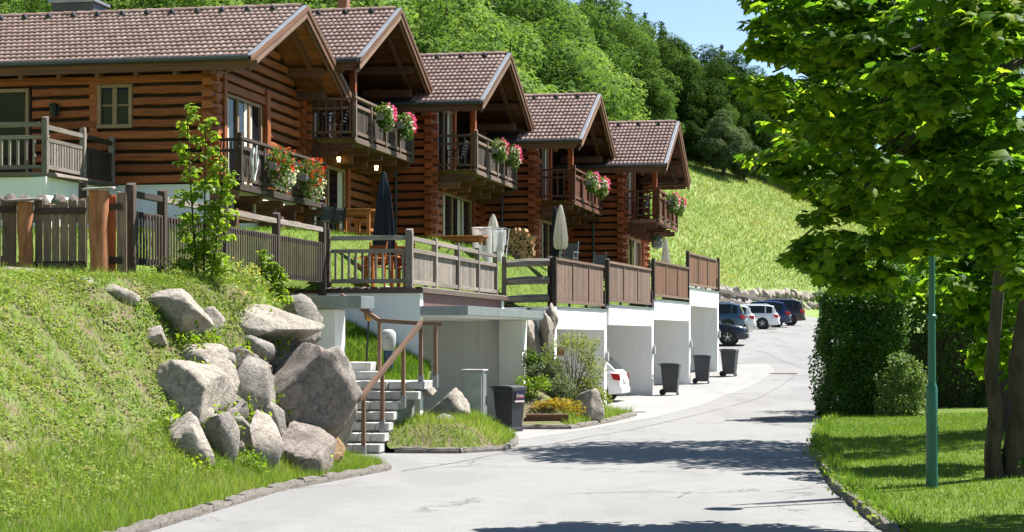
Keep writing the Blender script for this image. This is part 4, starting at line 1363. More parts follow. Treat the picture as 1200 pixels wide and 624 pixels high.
    for j, (yy, dz) in enumerate(pos):
        wp = Vector((ox, oy, GF[k])) + NV * (BX + 0.22) + DV * yy + Vector((0, 0, bz + dz))
        who = ["nearer", "farther"][j]
        lab = ("%s of the two red and white flower baskets on the nearest house's dark balcony" % who) if first else \
              ("%s of the two pink and white flower baskets on the %s house's balcony" % (who, ORD[k]))
        basket(wp, lab, first, 0.54 if first else 0.39, TH)

# ---- the nearest house: white plinth, raised terrace with railing, cellar posts under the balcony
r0 = HROOT[0]
b = MB(); b.box(-11, 0.0, 0.02, W, -2.2, -0.01); b.build("plinth", WHITE, r0)
ter = bpy.data.objects.new("terrace", None); ter.empty_display_size = .1; link(ter, r0)
TX = -2.28
b = MB(); b.box(-11, TX, -3.75, 0.0, -2.4, -0.12); b.build("terrace_wall", WHITE, ter, bevel=0.01)
bd("terrace_edge", ter, GREYW, -11, TX + 0.05, -3.8, 0.0, -0.115, -0.02)
for xx, yy, hgt in ((TX - 0.05, -3.68, 1.16), (TX - 0.05, -1.75, 1.14), (TX - 2.6, -3.68, 1.08), (TX - .05, -0.16, 1.1)):
    bd("rail_post", ter, GREYW, xx - 0.06, xx + 0.06, yy - 0.06, yy + 0.06, -0.05, hgt)
bd("hand_rail", ter, GREYW, -11, TX - 0.11, -3.72, -3.64, 0.96, 1.06)
bd("rail", ter, GREYW, -11, TX - 0.11, -3.71, -3.65, 0.70, 0.78)
bd("rail", ter, GREYW, -11, TX - 0.11, -3.71, -3.65, 0.06, 0.14)
xx = -6.6
while xx < TX - 0.25:
    bd("baluster", ter, GREYW, xx, xx + 0.05, -3.705, -3.655, 0.14, 0.70); xx += 0.19
for a, c in ((-3.6, -1.82), (-1.68, -0.1)):
    bd("hand_rail", ter, GREYW if a < -3 else DARKW, TX - 0.09, TX - 0.01, a, c, 0.90, 1.0)
    bd("rail", ter, GREYW if a < -3 else DARKW, TX - 0.08, TX - 0.02, a, c, 0.64, 0.72)
    bd("rail", ter, GREYW if a < -3 else DARKW, TX - 0.08, TX - 0.02, a, c, 0.06, 0.14)
    yy = a + 0.04
    while yy < c - 0.05:
        bd("baluster", ter, GREYW if a < -3 else DARKW, TX - 0.07, TX - 0.03, yy, yy + 0.09, 0.14, 0.64); yy += 0.135
for yy in (0.1, 3.4, 6.6):
    bd("post", r0, MIDW, 0.48, 0.66, yy - 0.09, yy + 0.09, -1.4, -0.58)
for yy in (1.0, 4.2):
    bd("tie_beam", r0, MIDW, 0.1, 0.62, yy - 0.9, yy + 0.9, -0.82, -0.6)
# roof chimney of the nearest house
cp = P(93, 9, 51.0)
t = thing("chimney", (cp.x, cp.y, GF[0] + 3.3), "dark sheet clad chimney box on the roof behind the nearest ridge", "chimney", TH)
b = MB(); b.box(-0.60, 0.60, -0.45, 0.45, -0.3, cp.z - t.location.z + 0.05); b.build("shaft", GUTT, t, bevel=0.01)
b = MB(); b.box(-0.68, 0.68, -0.52, 0.52, cp.z - t.location.z + 0.05, cp.z - t.location.z + 0.13); b.build("cap", SHEET, t, bevel=0.01)
cp = P(403, 5, 60.0)
t = thing("chimney", (cp.x, cp.y, GF[1] + 5.2), "small brick chimney above the second house's roof", "chimney", TH)
b = MB(); b.box(-0.15, 0.15, -0.2, 0.2, -0.5, cp.z - t.location.z + 0.2); b.build("shaft", plain("chimney_brick", (0.22, 0.10, 0.06), 0.9, nscale=9, amt=.3), t)
# wall lanterns and ceiling lamps
def lantern(loc, label, lit=True, group=None):
    t = thing("wall_lantern", loc, label, "lamp", TH, group)
    b = MB(); b.lathe([(0.02, 0.10), (0.07, 0.08), (0.075, 0.065)], 8); b.lathe([(0.05, -0.09), (0.05, -0.075)], 8)
    for a in range(4):
        b.bar((0.055 * math.cos(a * 1.57), 0.055 * math.sin(a * 1.57), -0.08), (0.065 * math.cos(a * 1.57), 0.065 * math.sin(a * 1.57), 0.07), 0.01, 0.01)
    b.bar((0, 0, 0.09), (0, 0.16, 0.13), 0.015, 0.015)
    b.build("housing", BLACK, t)
    b = MB(); b.lathe([(0.04, -0.07), (0.058, 0.06)], 8); b.build("glass", LAMPON if lit else GLASS, t)
    return t
p = P(397, 187, 51.4); lantern(p, "small lit brass lantern under the second house's balcony, left one", True)
p = P(441, 197, 53.8); lantern(p, "small lit brass lantern under the second house's balcony, right one", True)
pw = Vector((ORIG[0][0], ORIG[0][1], GF[0])) + NV * -3.75 + DV * -0.2 + Vector((0, 0, 1.75))
lantern(pw, "black wall lantern on the nearest house's log side wall", False).scale = (1.7, 1.7, 1.7)
# white antler ornament on the first balcony
q = Vector((ORIG[0][0], ORIG[0][1], GF[0])) + NV * 0.82 + DV * 0.75 + Vector((0, 0, 0.1))
t = thing("antler_ornament", q, "white branching antler ornament on the nearest balcony rail", "ornament", TH)
for sgn in (-1, 1):
    b = MB()
    b.tube([(0, 0.02 * sgn, 0), (0.02, 0.14 * sgn, 0.3), (0.02, 0.10 * sgn, 0.6), (0.02, 0.17 * sgn, 0.85)], [0.03, 0.028, 0.022, 0.012], 6)
    b.tube([(0.02, 0.14 * sgn, 0.3), (0.02, 0.26 * sgn, 0.5), (0.02, 0.27 * sgn, 0.66)], [0.024, 0.018, 0.01], 6)
    b.tube([(0.02, 0.10 * sgn, 0.6), (0.02, 0.0, 0.78)], [0.02, 0.01], 6)
    b.build("antler", PLASTW, t, True)
# ------------------------------------------------------------------ garages, carport, stairs, fences
PIL = [(1.15, 49.5), (2.80, 55.5), (4.69, 62.2), (6.55, 68.9), (8.32, 75.6)]
GT = [0.78, 0.93, 1.23, 1.79]          # top of the white parapet
GL = [0.20, 0.35, 0.57, 1.15]          # underside of the lintel
GLAB = ["first open white garage, beside the planted bed", "second open white garage with the small white car inside", "third open white garage, behind the second free standing bin", "last and highest open white garage at the end of the row"]
TG = math.atan2(-0.27, 1.0); NG = Vector((math.cos(TG), math.sin(TG), 0)); DG = Vector((-math.sin(TG), math.cos(TG), 0))
NUM = ["first", "second", "third", "last"]
for i in range(4):
    ax, ay = PIL[i + 1]
    z0 = float(zr(ay)); L = math.hypot(ax - PIL[i][0], ay - PIL[i][1])
    if i == 0: z0 = -2.07
    g = thing("garage", (ax, ay, z0), GLAB[i], "garage", TG, "row of white garages")
    top, lin = GT[i] - z0, GL[i] - z0
    b = MB(); b.box(-5.6, 0.0, -0.30, 0.0, -0.4, top + 0.004); b.build("side_wall", WHITE, g, bevel=0.012)
    b = MB(); b.box(-5.6, -5.4, -L, -0.31, -0.4, top - 0.05); b.build("back_wall", WHITE, g)
    b = MB(); b.box(-0.24, -0.012, -L + 0.01, -0.305, lin, top); b.build("lintel", WHITE, g, bevel=0.012)
    b = MB(); b.box(-5.4, -0.245, -L + 0.01, -0.31, lin + 0.06, top - 0.03); b.build("roof_slab", WHITE, g)
    b = MB(); b.box(-0.30, 0.03, -L + 0.005, 0.02, top + 0.005, top + 0.03); b.build("coping", SHEET, g)
    if i == 0:
        b = MB(); b.box(-5.6, 0.0, -L - 0.25, -L + 0.005, -0.4, top + 0.003); b.build("side_wall", WHITE, g, bevel=0.012)
        bd("house_sign", g, ENDW, -2.0, -1.2, -0.34, -0.305, lin - 0.75, lin - 0.55)
    b = MB(); b.box(0.0, 0.09, -0.22, -0.08, 1.35, 1.6); b.box(0.02, 0.07, -0.19, -0.11, 1.6, 1.68)
    b.build("wall_lamp", CONC, g, bevel=0.01)
    b = MB(); b.box(-0.02, 0.02, -0.30, 0.0, 0, 0.01)
    # board fence on the garage roof
    f = thing("board_fence", Vector((ax, ay, GT[i] + 0.03)) + NG * -0.08, "brown vertical board fence on top of the %s garage" % NUM[i], "fence", TG, "board fences on the garage roofs")
    za, zb_ = (0.14, 1.22)
    mat = BRNW if i < 2 else MIDW
    bd("post", f, DARKW, -0.06, 0.06, -L + 0.02, -L + 0.15, 0, 1.34 if i else 1.3)
    bd("post", f, DARKW, -0.06, 0.06, -0.14, -0.02, 0, 0.55)
    for yy in (0.34, 0.67): bd("post", f, DARKW, -0.09, -0.035, -L * yy - 0.05, -L * yy + 0.05, 0, 1.1)
    bd("top_rail", f, BRNW, -0.05, 0.06, -L + 0.16, -0.15, zb_, zb_ + 0.07)
    bd("bottom_rail", f, BRNW, -0.02, 0.05, -L + 0.16, -0.15, za - 0.05, za + 0.03)
    n = 30; w = (L - 0.34) / n
    for j in range(n):
        y = -L + 0.17 + j * w
        bd("board", f, mat, -0.015, 0.012, y + 0.004, y + w - 0.004, za + 0.03, zb_)
    for j in (1, 2):
        y = -L + 0.17 + (L - .34) * j / 3
        bd("batten", f, BRNW, 0.013, 0.04, y - 0.04, y + 0.04, za + 0.03, zb_)
    if i == 3:                                             # short return at the end
        bd("post", f, DARKW, -0.06, 0.06, 0.35, 0.47, -0.3, 1.38)
        for j in range(3): bd("board", f, mat, -0.015, 0.012, 0.0 + j * 0.12, 0.11 + j * 0.12, 0.1, 1.15)

# ---- carport under the wooden deck
CP = Vector((-1.96, 40.0, -2.2))
c = thing("carport", CP, "white carport under the grey wooden deck, with flat metal edged canopy", "carport", TH)
DZ = 1.1 + 2.2
b = MB(); b.box(-3.2, 0.0, 0.0, 0.28, -0.4, DZ - 0.16); b.build("near_wall", WHITE, c, bevel=0.012)
b = MB(); b.box(-5.5, -0.01, 8.75, 9.0, -0.4, DZ - 0.17); b.build("far_wall", WHITE, c, bevel=0.012)
b = MB(); b.box(-0.012, 0.60, 8.35, 8.98, -0.4, 2.625); b.build("pier", WHITE, c, bevel=0.012)
b = MB(); b.box(-5.5, -5.25, 0.29, 8.74, -0.4, DZ - 0.2); b.build("back_wall", WHITE, c)
b = MB(); b.box(-0.22, -0.03, 0.29, 8.7, 2.70, DZ - 0.16); b.build("fascia_panel", BROWNP, c)
b = MB(); b.box(-5.24, -0.23, 0.29, 8.74, 2.6, DZ - 0.17); b.build("ceiling", WHITE, c)
b = MB(); b.box(-0.02, 1.04, 0.02, 8.95, 2.665, 2.86); b.build("canopy", SHEET, c, bevel=0.008)
b = MB(); b.box(-0.02, 1.0, 0.06, 8.9, 2.63, 2.664); b.build("canopy_soffit", WHITE, c)
b = MB(); b.box(0.602, 0.63, 8.5, 8.66, 1.5, 1.78); b.build("meter_box", CONC, c, bevel=0.008)
b = MB(); b.box(-3.2, 0.08, -0.06, 9.15, DZ - 0.155, DZ - 0.07); b.build("deck_edge", BRSHEET, c)
for j in range(16):
    bd("deck_board", c, GREYW, -3.1 + j * 0.198, -3.1 + j * 0.198 + 0.19, -0.03, 9.12, DZ - 0.065, DZ - 0.03)
# deck railing
f = thing("deck_railing", CP + Vector((0, 0, DZ - 0.03)) + NV * -0.24, "weathered grey railing around the wooden deck above the carport", "railing", TH)
H = 1.16
bd("post", f, GREYW, -0.075, 0.075, -0.05, 0.1, -0.1, H + 0.06)
bd("post", f, DARKW, -1.90, -1.76, -0.04, 0.08, -0.1, H + 0.1)
bd("hand_rail", f, GREYW, -1.75, -0.08, -0.01, 0.06, H - 0.16, H - 0.06)
bd("rail", f, GREYW, -1.75, -0.08, 0.0, 0.05, H - 0.43, H - 0.35)
bd("rail", f, GREYW, -1.75, -0.08, 0.0, 0.05, 0.08, 0.17)
for j in range(11):
    xx = -1.66 + j * 0.15
    bd("baluster", f, GREYW, xx, xx + 0.045, 0.005, 0.045, 0.17, H - 0.43)
ys = [0.03, 2.3, 4.55, 6.8, 9.0]
for j, y in enumerate(ys):
    if j: bd("post", f, GREYW, -0.06, 0.06, y - 0.06, y + 0.06, -0.12, H - 0.02)
for j in range(4):
    a, e = ys[j] + 0.07, ys[j + 1] - 0.07
    bd("hand_rail", f, GREYW, -0.05, 0.05, a, e, H - 0.17, H - 0.08)
    bd("rail", f, GREYW, -0.01, 0.05, a, e, H - 0.42, H - 0.33)
    bd("rail", f, GREYW, -0.01, 0.05, a, e, 0.06, 0.15)
    y = a + 0.02
    while y < e - 0.06:
        bd("board", f, GREYW, -0.04, -0.012, y, y + 0.115, 0.08, H - 0.34); y += 0.132

# ---- low white store with metal slab roof beside the stairs
s0 = P(352, 440, 37.4)
c = thing("white_store", (s0.x, 37.4, -1.2), "low white wall with a streaked metal slab roof behind the boulders", "outbuilding", TH)
b = MB(); b.box(0.0, 0.72, 0.0, 0.7, -0.6, 1.75); b.build("wall", WHITE, c, bevel=0.01)
b = MB(); b.box(-0.45, 1.32, -0.22, 0.75, 1.76, 2.01); b.build("roof_slab", SHEET, c, bevel=0.01)

# ---- stairs
ST = thing("stairs", (-3.55, 35.3, -2.2), "pale concrete stairs with brown handrails climbing from the road", "stairs", TH)
zs = 0.0; NS = 7; RI = 0.19; TRD = 0.27
ends = [1.10, 1.12, 1.13, 1.15, 1.17, 1.5, 1.53]
for i in range(NS):
    segs = 5
    w = (ends[i] + 0.25) / segs
    b = MB()
    b.box(-0.25, 1.06, i * TRD + 0.09, NS * TRD + 0.9, i * RI - 0.3, (i + 1) * RI - 0.055)
    b.build("step_base", CONC, ST)
    for j in range(segs):
        bd("step_slab", ST, STEP, -0.25 + j * w + 0.002, -0.25 + (j + 1) * w - 0.002, i * TRD, (i + 1) * TRD + (0.10 if i < NS - 1 else 0.9), (i + 1) * RI - 0.155, (i + 1) * RI)
for i in range(2):
    bd("step_slab", ST, STEP, -0.35, 0.45 - 0.28 * i, 2.25 + i * 0.4, 2.75 + i * 0.4, NS * RI + i * 0.18, NS * RI + (i + 1) * 0.18)
def rail_post(x, y, z0, z1, foot=True):
    bd("rail_post", ST, BARGE, x - 0.035, x + 0.035, y - 0.035, y + 0.035, z0, z1)
    if foot: bd("post_foot", ST, SHEET, x - 0.05, x + 0.05, y - 0.05, y + 0.05, z0 - 0.12, z0 + 0.12)
zt = NS * RI
rail_post(0.82, -0.12, 0.05, 1.06); rail_post(1.0, 0.55, 0.5, 1.55, True); rail_post(1.24, 1.2, 0.95, 2.05, True); rail_post(1.45, 1.75, zt, 2.45)
rail_post(1.72, 1.85, zt, 2.4); rail_post(0.38, 2.6, zt + .15, 2.55, False); rail_post(-0.42, 2.7, zt + 0.2, 3.0, False)
beam("hand_rail", ST, BARGE, (0.76, -0.24, 1.02), (1.47, 1.78, 2.5), 0.08, 0.09)
beam("hand_rail", ST, BARGE, (1.47, 1.78, 2.47), (1.85, 1.86, 2.45), 0.08, 0.08)
beam("hand_rail", ST, BARGE, (0.38, 2.6, 2.53), (1.47, 1.80, 2.46), 0.07, 0.08)
beam("hand_rail", ST, BARGE, (-0.45, 2.7, 3.05), (0.42, 2.6, 2.5), 0.07, 0.08)
# grass slope between the stairs and the carport wall
def slope_z(X, Y): return -0.92 + 0.9 * smooth((Y - 37.8) / 2.0) * np.clip((-1.7 - X) / 1.8, 0, 1) + 0.25 * smooth((Y - 38) / 2)
strip_sheet("grass_slope", np.arange(37.3, 40.6, 0.15), lambda Y: 0 * Y - 3.95, lambda Y: 0 * Y - 1.7, slope_z, LAWN, 20)
p = scatter(r1, 9000, -3.9, -1.75, 37.8, 40.3, slope_z)
grass_obj("slope_grass", "long grass on the slope behind the stairs", [blades(r1, p, 0.16, 0.014, 0.6)], L_LAWN)
# lamp and standpipe behind the stairs
q = P(432, 438, 38.2)
t = thing("garden_lamp", q, "slim black garden lamp with a brass lantern behind the stairs", "lamp")
b = MB(); b.tube([(-0.06, 0, 0), (0, 0, 1.08)], 0.02, 8); b.build("pole", BLACK, t, True)
b = MB(); b.lathe([(0.05, 1.07), (0.075, 1.1), (0.1, 1.24)], 6); b.build("lantern", plain("brass", (0.4, 0.22, 0.06), 0.35, 0.6), t)
b = MB(); b.lathe([(0.115, 1.24), (0.09, 1.28), (0.02, 1.34), (0.015, 1.4)], 6); b.build("cap", BLACK, t)
b = MB(); b.box(-0.12, 0.12, -0.1, 0.1, -0.3, 0.08); b.build("base", CONC, t, bevel=0.01)
q = P(455, 443, 38.6)
t = thing("standpipe", (q.x, q.y, q.z), "blue standpipe with a rounded grey head in front of the white wall", "standpipe")
b = MB(); b.lathe([(0.10, -0.2), (0.095, 0.5), (0.10, 0.52), (0.10, 0.56)], 14); b.build("pipe", BLUEP, t, True)
b = MB(); b.lathe([(0.10, 0.56), (0.14, 0.62), (0.15, 0.72), (0.16, 0.80), (0.15, 0.93), (0.09, 0.99), (0.0, 1.0)], 14); b.build("head", CONC, t, True)
b = MB(); b.tube([(0, -0.17, 0.82), (0, -0.1, 0.82)], 0.03, 8); b.build("cap", SHEET, t, True)
# utility box
q = P(556, 505, 41.0)
t = thing("utility_cabinet", (q.x, q.y, -2.15), "tall grey concrete utility cabinet beside the black bin", "cabinet", TH)
b = MB(); b.box(-0.22, 0.2, -0.2, 0.25, -0.1, 1.40); b.build("housing", CONC, t, bevel=0.012)
b = MB(); b.box(0.202, 0.225, -0.16, 0.21, 0.15, 1.34); b.build("door", SHEET, t, bevel=0.006)
b = MB(); b.box(0.226, 0.245, 0.12, 0.15, 0.65, 0.85); b.build("handle", BLACK, t)
b = MB(); b.box(-0.25, 0.25, -0.23, 0.28, 1.402, 1.44); b.build("lid", CONC, t, bevel=0.01)
# split rail fence between the deck and the first garage fence
t = thing("split_rail_fence", Vector((-0.3, 49.7, 0.9)), "rough grey split rail fence between the deck and the first board fence", "fence", math.atan2(0.1, 1.3))
for j, z in enumerate((1.05, 0.58, 0.1)):
    b = MB(); b.tube([(0.15, 0, z - 0.02), (0.7, 0.02, z + .02), (1.3, 0, z + 0.03)], [0.10, 0.115, 0.11], 8)
    b.build("rail", wood_axis("split_rail_%d" % j, (0.10, 0.085, 0.07), (0.30, 0.26, 0.22), (1.5, 9, 9), 0.9), t)
for x in (0.1, 1.32): bd("post", t, GREYW if x < 1 else DARKW, x - 0.06, x + 0.06, 0.06, 0.18, -0.5, 1.22)

# ---- dark picket fence along the garden
FD = 10.6
t = thing("picket_fence", (-6.12, 29.9, 1.0), "long dark brown picket fence running from the log gate to the deck", "fence", TH)
for y in (0.12, 1.45, 4.4, 7.4, 10.5): bd("post", t, DARKW, -0.07, 0.07, y - 0.07, y + 0.07, -0.2, 1.44)
pp = [0.12, 1.45, 4.4, 7.4, 10.5]
for a, e in zip(pp[:-1], pp[1:]):
    bd("hand_rail", t, DARKW if rnd.random() < .4 else GREYW, -0.05, 0.05, a + 0.08, e - 0.08, 1.24, 1.34)
    bd("rail", t, DARKW, -0.035, 0.035, a + 0.08, e - 0.08, 0.92, 1.02)
    bd("rail", t, GREYW, -0.035, 0.035, a + 0.08, e - 0.08, 0.16, 0.27)
    y = a + 0.14
    while y < e - 0.14:
        bd("picket", t, DARKW, 0.036, 0.056, y, y + 0.06, 0.18, 1.0); y += 0.128
# ---- board gate fence with peeled log posts
def log_post(px, label, cap_px, rr, Y=29.4, top=226, bot=336):
    q = P(px, bot, Y); h = P(px, top, Y).z - q.z
    t = thing("log_post", q, label, "post")
    b = MB(); b.tube([(0, 0, -0.3), (0.01, 0, h * 0.3), (-0.012, 0, h * 0.6), (0.0, 0, h)], [rr * 1.02, rr, rr * 1.04, rr * 1.1], 14)
    b.build("post", POLEW, t, True)
    o = bd("cap", t, GREYW, -cap_px, cap_px, -0.22, 0.2, h + 0.02, h + 0.055)
    o.rotation_euler = (0.1, -0.06, 0.1)
    return t
log_post(116, "thick peeled log post with a plank cap at the end of the board fence", 0.24, 0.145, 29.3, 224, 337)
log_post(30, "thinner peeled log post with a plank cap between the board panels", 0.25, 0.115, 29.4, 237, 320)
t = thing("board_fence", P(0, 320, 29.55), "weathered brown board fence panels between the two peeled log posts", "fence", TH * 0.3)
z0 = t.location.z
def bpx(px): return (px - 0) / FPX * 29.55
for px in (-30, -19, -8, 3, 42, 52, 62, 72, 82, 93):
    w = 8.9 if px != 3 else 16.5
    zt_ = 1.14 - (0.06 if px in (52, 62) else 0)
    bd("board", t, FENW if px > 20 else BRNW, bpx(px), bpx(px + w), -0.015, 0.015, -0.15, zt_ + rnd.uniform(-.02, .02))
bd("rail", t, DARKW, bpx(41), bpx(104), -0.06, -0.016, 0.92, 1.02); bd("rail", t, DARKW, bpx(41), bpx(104), -0.06, -0.016, 0.08, 0.18)
bd("rail", t, DARKW, bpx(-32), bpx(20), -0.06, -0.016, 0.95, 1.05)
bd("board", t, LOGR, bpx(129), bpx(138), -0.03, 0.0, -0.12, 1.2)
bd("board", t, FENW, bpx(139.5), bpx(151), -0.03, 0.0, -0.06, 1.25)
for z in (0.18, 1.02): bd("rail", t, DARKW, bpx(128), bpx(146), -0.075, -0.031, z - 0.04, z + 0.06)
bd("board", t, DARKW, bpx(92), bpx(102), 0.05, 0.1, 0.1, 1.42)

# ------------------------------------------------------------------ waste bins
def bin_proto():
    t = bpy.data.objects.new("waste_bin", None); t.empty_display_size = .2; link(t)
    b = MB()
    V = []
    for z, hx, hy in ((0.08, 0.21, 0.26), (0.5, 0.24, 0.30), (0.93, 0.27, 0.345), (0.935, 0.29, 0.365), (0.99, 0.29, 0.365)):
        V += [(-hx, -hy, z), (hx, -hy, z), (hx, hy, z), (-hx, hy, z)]
    Fs = [(3, 2, 1, 0), (16, 17, 18, 19)]
    for i in range(4):
        for j in range(4): Fs.append((i * 4 + j, i * 4 + (j + 1) % 4, (i + 1) * 4 + (j + 1) % 4, (i + 1) * 4 + j))
    b.add(V, Fs)
    b.box(-0.22, 0.22, 0.24, 0.29, 0.0, 0.09)
    b.build("body", BINP, t, bevel=0.012)
    b = MB(); b.prism([(-0.40, 0.995), (0.36, 0.995), (0.36, 1.03), (0.2, 1.055), (-0.25, 1.06), (-0.40, 1.035)], 'x', -0.305, 0.305)
    b.build("lid", BINL, t, bevel=0.01)
    b = MB(); b.tube([(-0.25, -0.42, 1.0), (-0.25, -0.45, 1.02), (0.25, -0.45, 1.02), (0.25, -0.42, 1.0)], 0.018, 8); b.build("handle", BINP, t)
    for s in (-1, 1):
        b = MB(); b.tube([(s * 0.22, -0.30, 0.1), (s * 0.27, -0.30, 0.1)], 0.10, 16); b.build("wheel", RUBBER, t, True)
    b = MB(); b.tube([(-0.22, -0.30, 0.1), (0.22, -0.30, 0.1)], 0.015, 6); b.build("axle", SHEET, t)
    return t
proto = bin_proto()
BINS = [(597, 507, 43.6, "dark waste bin with a red and white sticker beside the planted bed", -2.28 - math.pi),
        (786, 465, 62.0, "dark waste bin standing before the third garage, wheels to the left", 1.35),
        (823, 450, 69.2, "dark waste bin before the last garage, between two other bins", 1.4),
        (855, 436, 72.8, "dark waste bin nearest the parked dark car", 1.2)]
for i, (px, py, Y, lab, rz) in enumerate(BINS):
    o = proto if i == 0 else copy_tree(proto)
    q = P(px, py, Y); o.location = (q.x, q.y, float(zr(Y)) + 0.012); o.rotation_euler = (0, 0, rz + math.pi); o.scale = (.87, .87, 1.0)
    tag(o, lab, "waste bin", "wheeled waste bins")
def text_mesh(s, size, mat, name):
    cu = bpy.data.curves.new(name, 'FONT'); cu.body = s; cu.size = size; cu.align_x = 'CENTER'; cu.align_y = 'CENTER'; cu.extrude = 0.0006
    ob = bpy.data.objects.new(name, cu); link(ob)
    dg = bpy.context.evaluated_depsgraph_get()
    m = bpy.data.meshes.new_from_object(ob.evaluated_get(dg)); m.materials.clear(); m.materials.append(mat)
    bpy.data.objects.remove(ob)
    return m
WRITERED = plain("sticker_red", (0.55, 0.03, 0.02), 0.5)
NAVY = plain("sticker_navy", (0.012, 0.014, 0.06), 0.5)
st = bpy.data.objects.new("sticker", None); link(st, proto); st.empty_display_size = .05
st.location = (-0.02, 0.352, 0.83); st.rotation_euler = (R(90) + 0.09, 0, math.pi)
b = MB(); b.box(-0.19, 0.19, -0.11, 0.11, 0, 0.003); b.build("sheet", NAVY, st)
b = MB(); b.box(-0.19, 0.19, -0.15, -0.112, 0, 0.003); b.build("stripe", PLASTW, st)
b = MB(); b.box(-0.19, 0.19, -0.162, -0.151, 0, 0.003); b.box(-0.16, 0.15, -0.06, -0.045, 0.0032, 0.004); b.build("stripe", WRITERED, st)
sub("lettering", text_mesh("Grona", 0.115, WRITERED, "lettering"), st, (0.006, -0.006, 0.0045))
sub("lettering", text_mesh("Grona", 0.11, PLASTW, "lettering"), st, (0, 0, 0.006))
# ------------------------------------------------------------------ furniture on the terraces
def parasol(loc, h, label, mat, rr=0.24, skirt=0.45):
    t = thing("closed_parasol", loc, label, "parasol")
    b = MB(); b.tube([(0, 0, 0), (0, 0, h)], 0.025, 8); b.build("pole", DARKW if mat is CLOTHB else SHEET, t, True)
    b = MB(); n = 20
    u = h - skirt
    prof = [(0.02, h + 0.02), (0.05, h - 0.03), (rr * 0.55, h - u * .22), (rr * 0.8, h - u * .5), (rr, h - u * .75), (rr * 0.92, skirt + u * .08), (rr * 0.75, skirt)]
    prof = prof[::-1]
    V = []; Fs = []
    for i, (r_, z) in enumerate(prof):
        for k in range(n):
            a = 2 * math.pi * k / n
            q = r_ * (1 + (0.24 if k % 2 else -0.22) * min(1, (h - z) / 0.6) + 0.08 * math.sin(k * 3.1 + i))
            V.append((q * math.cos(a), q * math.sin(a), z + (0.06 if (k % 2 and i == 0) else 0)))
    for i in range(len(prof) - 1):
        for k in range(n): Fs.append((i * n + k, i * n + (k + 1) % n, (i + 1) * n + (k + 1) % n, (i + 1) * n + k))
    Fs.append(tuple((len(prof) - 1) * n + k for k in range(n)))
    b.add(V, Fs); b.build("canopy", mat, t, True)
    b = MB(); b.lathe([(0.26, 0), (0.26, 0.05), (0.05, 0.09), (0.04, 0.25)], 16); b.build("base", CONC, t, True)
    return t
dk = 1.1
q = P(450, 0, 43.6); parasol((q.x, 43.6, dk), P(450, 202, 43.6).z - dk, "closed dark navy parasol standing on the wooden deck", CLOTHB, 0.24, 0.55)
q = P(657, 0, 56.0); zt = terr1(q.x, 56.0); parasol((q.x, 56.0, zt), P(657, 241, 56.0).z - zt, "closed cream white parasol in front of the fourth house", CLOTHC, 0.20, 1.3)
q = P(650, 0, 57.2); zt = terr1(q.x, 57.2); parasol((q.x, 57.2, zt), P(650, 243, 57.2).z - zt, "closed dark parasol just behind the cream white one", CLOTHB, 0.12, 0.6)
q = P(780, 0, 73.0); zt = terr1(q.x, 73.0); parasol((q.x, 73.0, zt), P(780, 279, 73.0).z - zt, "small closed white parasol beside the farthest house", CLOTHC, 0.17, 0.75)

def table(loc, lx, ly, h, mat, label, rz=TH):
    t = thing("table", loc, label, "table", rz)
    n = 5
    for i in range(n): bd("top_board", t, mat, -lx / 2, lx / 2, -ly / 2 + ly * i / n, -ly / 2 + ly * (i + .95) / n, h - 0.045, h)
    for sx in (-1, 1):
        for sy in (-1, 1):
            x, y = sx * (lx / 2 - 0.1), sy * (ly / 2 - 0.1)
            bd("leg", t, mat, x - 0.04, x + 0.04, y - 0.04, y + 0.04, 0, h - 0.046)
    for sy in (-1, 1): bd("apron", t, mat, -lx / 2 + .15, lx / 2 - .15, sy * (ly / 2 - 0.1) - 0.015, sy * (ly / 2 - 0.1) + 0.015, h - 0.16, h - 0.047)
    for sx in (-1, 1): bd("stretcher", t, mat, sx * (lx / 2 - 0.1) - 0.02, sx * (lx / 2 - 0.1) + 0.02, -ly / 2 + .15, ly / 2 - .15, 0.12, 0.19)
    return t
def bench(loc, lx, label, mat, rz=TH):
    t = thing("bench", loc, label, "bench", rz)
    for i in range(3): bd("seat_board", t, mat, -lx / 2, lx / 2, -0.18 + 0.12 * i, -0.07 + 0.12 * i, 0.42, 0.46)
    for sx in (-1, 1):
        for sy in (-1, 1): bd("leg", t, mat, sx * (lx / 2 - .1) - .03, sx * (lx / 2 - .1) + .03, sy * .13 - .03, sy * .13 + .03, 0, 0.42)
    return t
def chair(loc, label, mat, seat, rz):
    t = thing("chair", loc, label, "chair", rz, "terrace chairs")
    for sx in (-1, 1):
        b = MB(); b.bar((sx * 0.24, 0.22, 0), (sx * 0.24, 0.2, 0.62), 0.035, 0.035); b.build("leg", mat, t)
        b = MB(); b.bar((sx * 0.24, -0.24, 0), (sx * 0.24, -0.22, 0.45), 0.035, 0.035); b.build("leg", mat, t)
        b = MB(); b.bar((sx * 0.25, -0.25, 0.63), (sx * 0.25, 0.24, 0.63), 0.05, 0.03); b.build("armrest", mat, t)
        b = MB(); b.bar((sx * 0.22, -0.22, 0.42), (sx * 0.22, -0.36, 1.0), 0.035, 0.035); b.build("back_post", mat, t)
    b = MB(); b.box(-0.23, 0.23, -0.22, 0.24, 0.42, 0.455); b.build("seat", seat, t, bevel=0.01)
    for i in range(5):
        u = i / 5
        b = MB(); b.bar((-0.2, -0.235 - 0.11 * u, 0.52 + 0.45 * u), (0.2, -0.235 - 0.11 * u, 0.52 + 0.45 * u), 0.02, 0.085); b.build("back_slat", seat, t)
    return t
q = hit(418, 277, terr1, 42); q = Vector(((418 - 600) / FPX * 47.6, 47.6, 0)); q.z = terr1(q.x, q.y)
table(q, 1.0, 0.85, P(0, 246, 47.6).z - q.z, ORGW, "orange wooden table outside the second house, near the dark door")
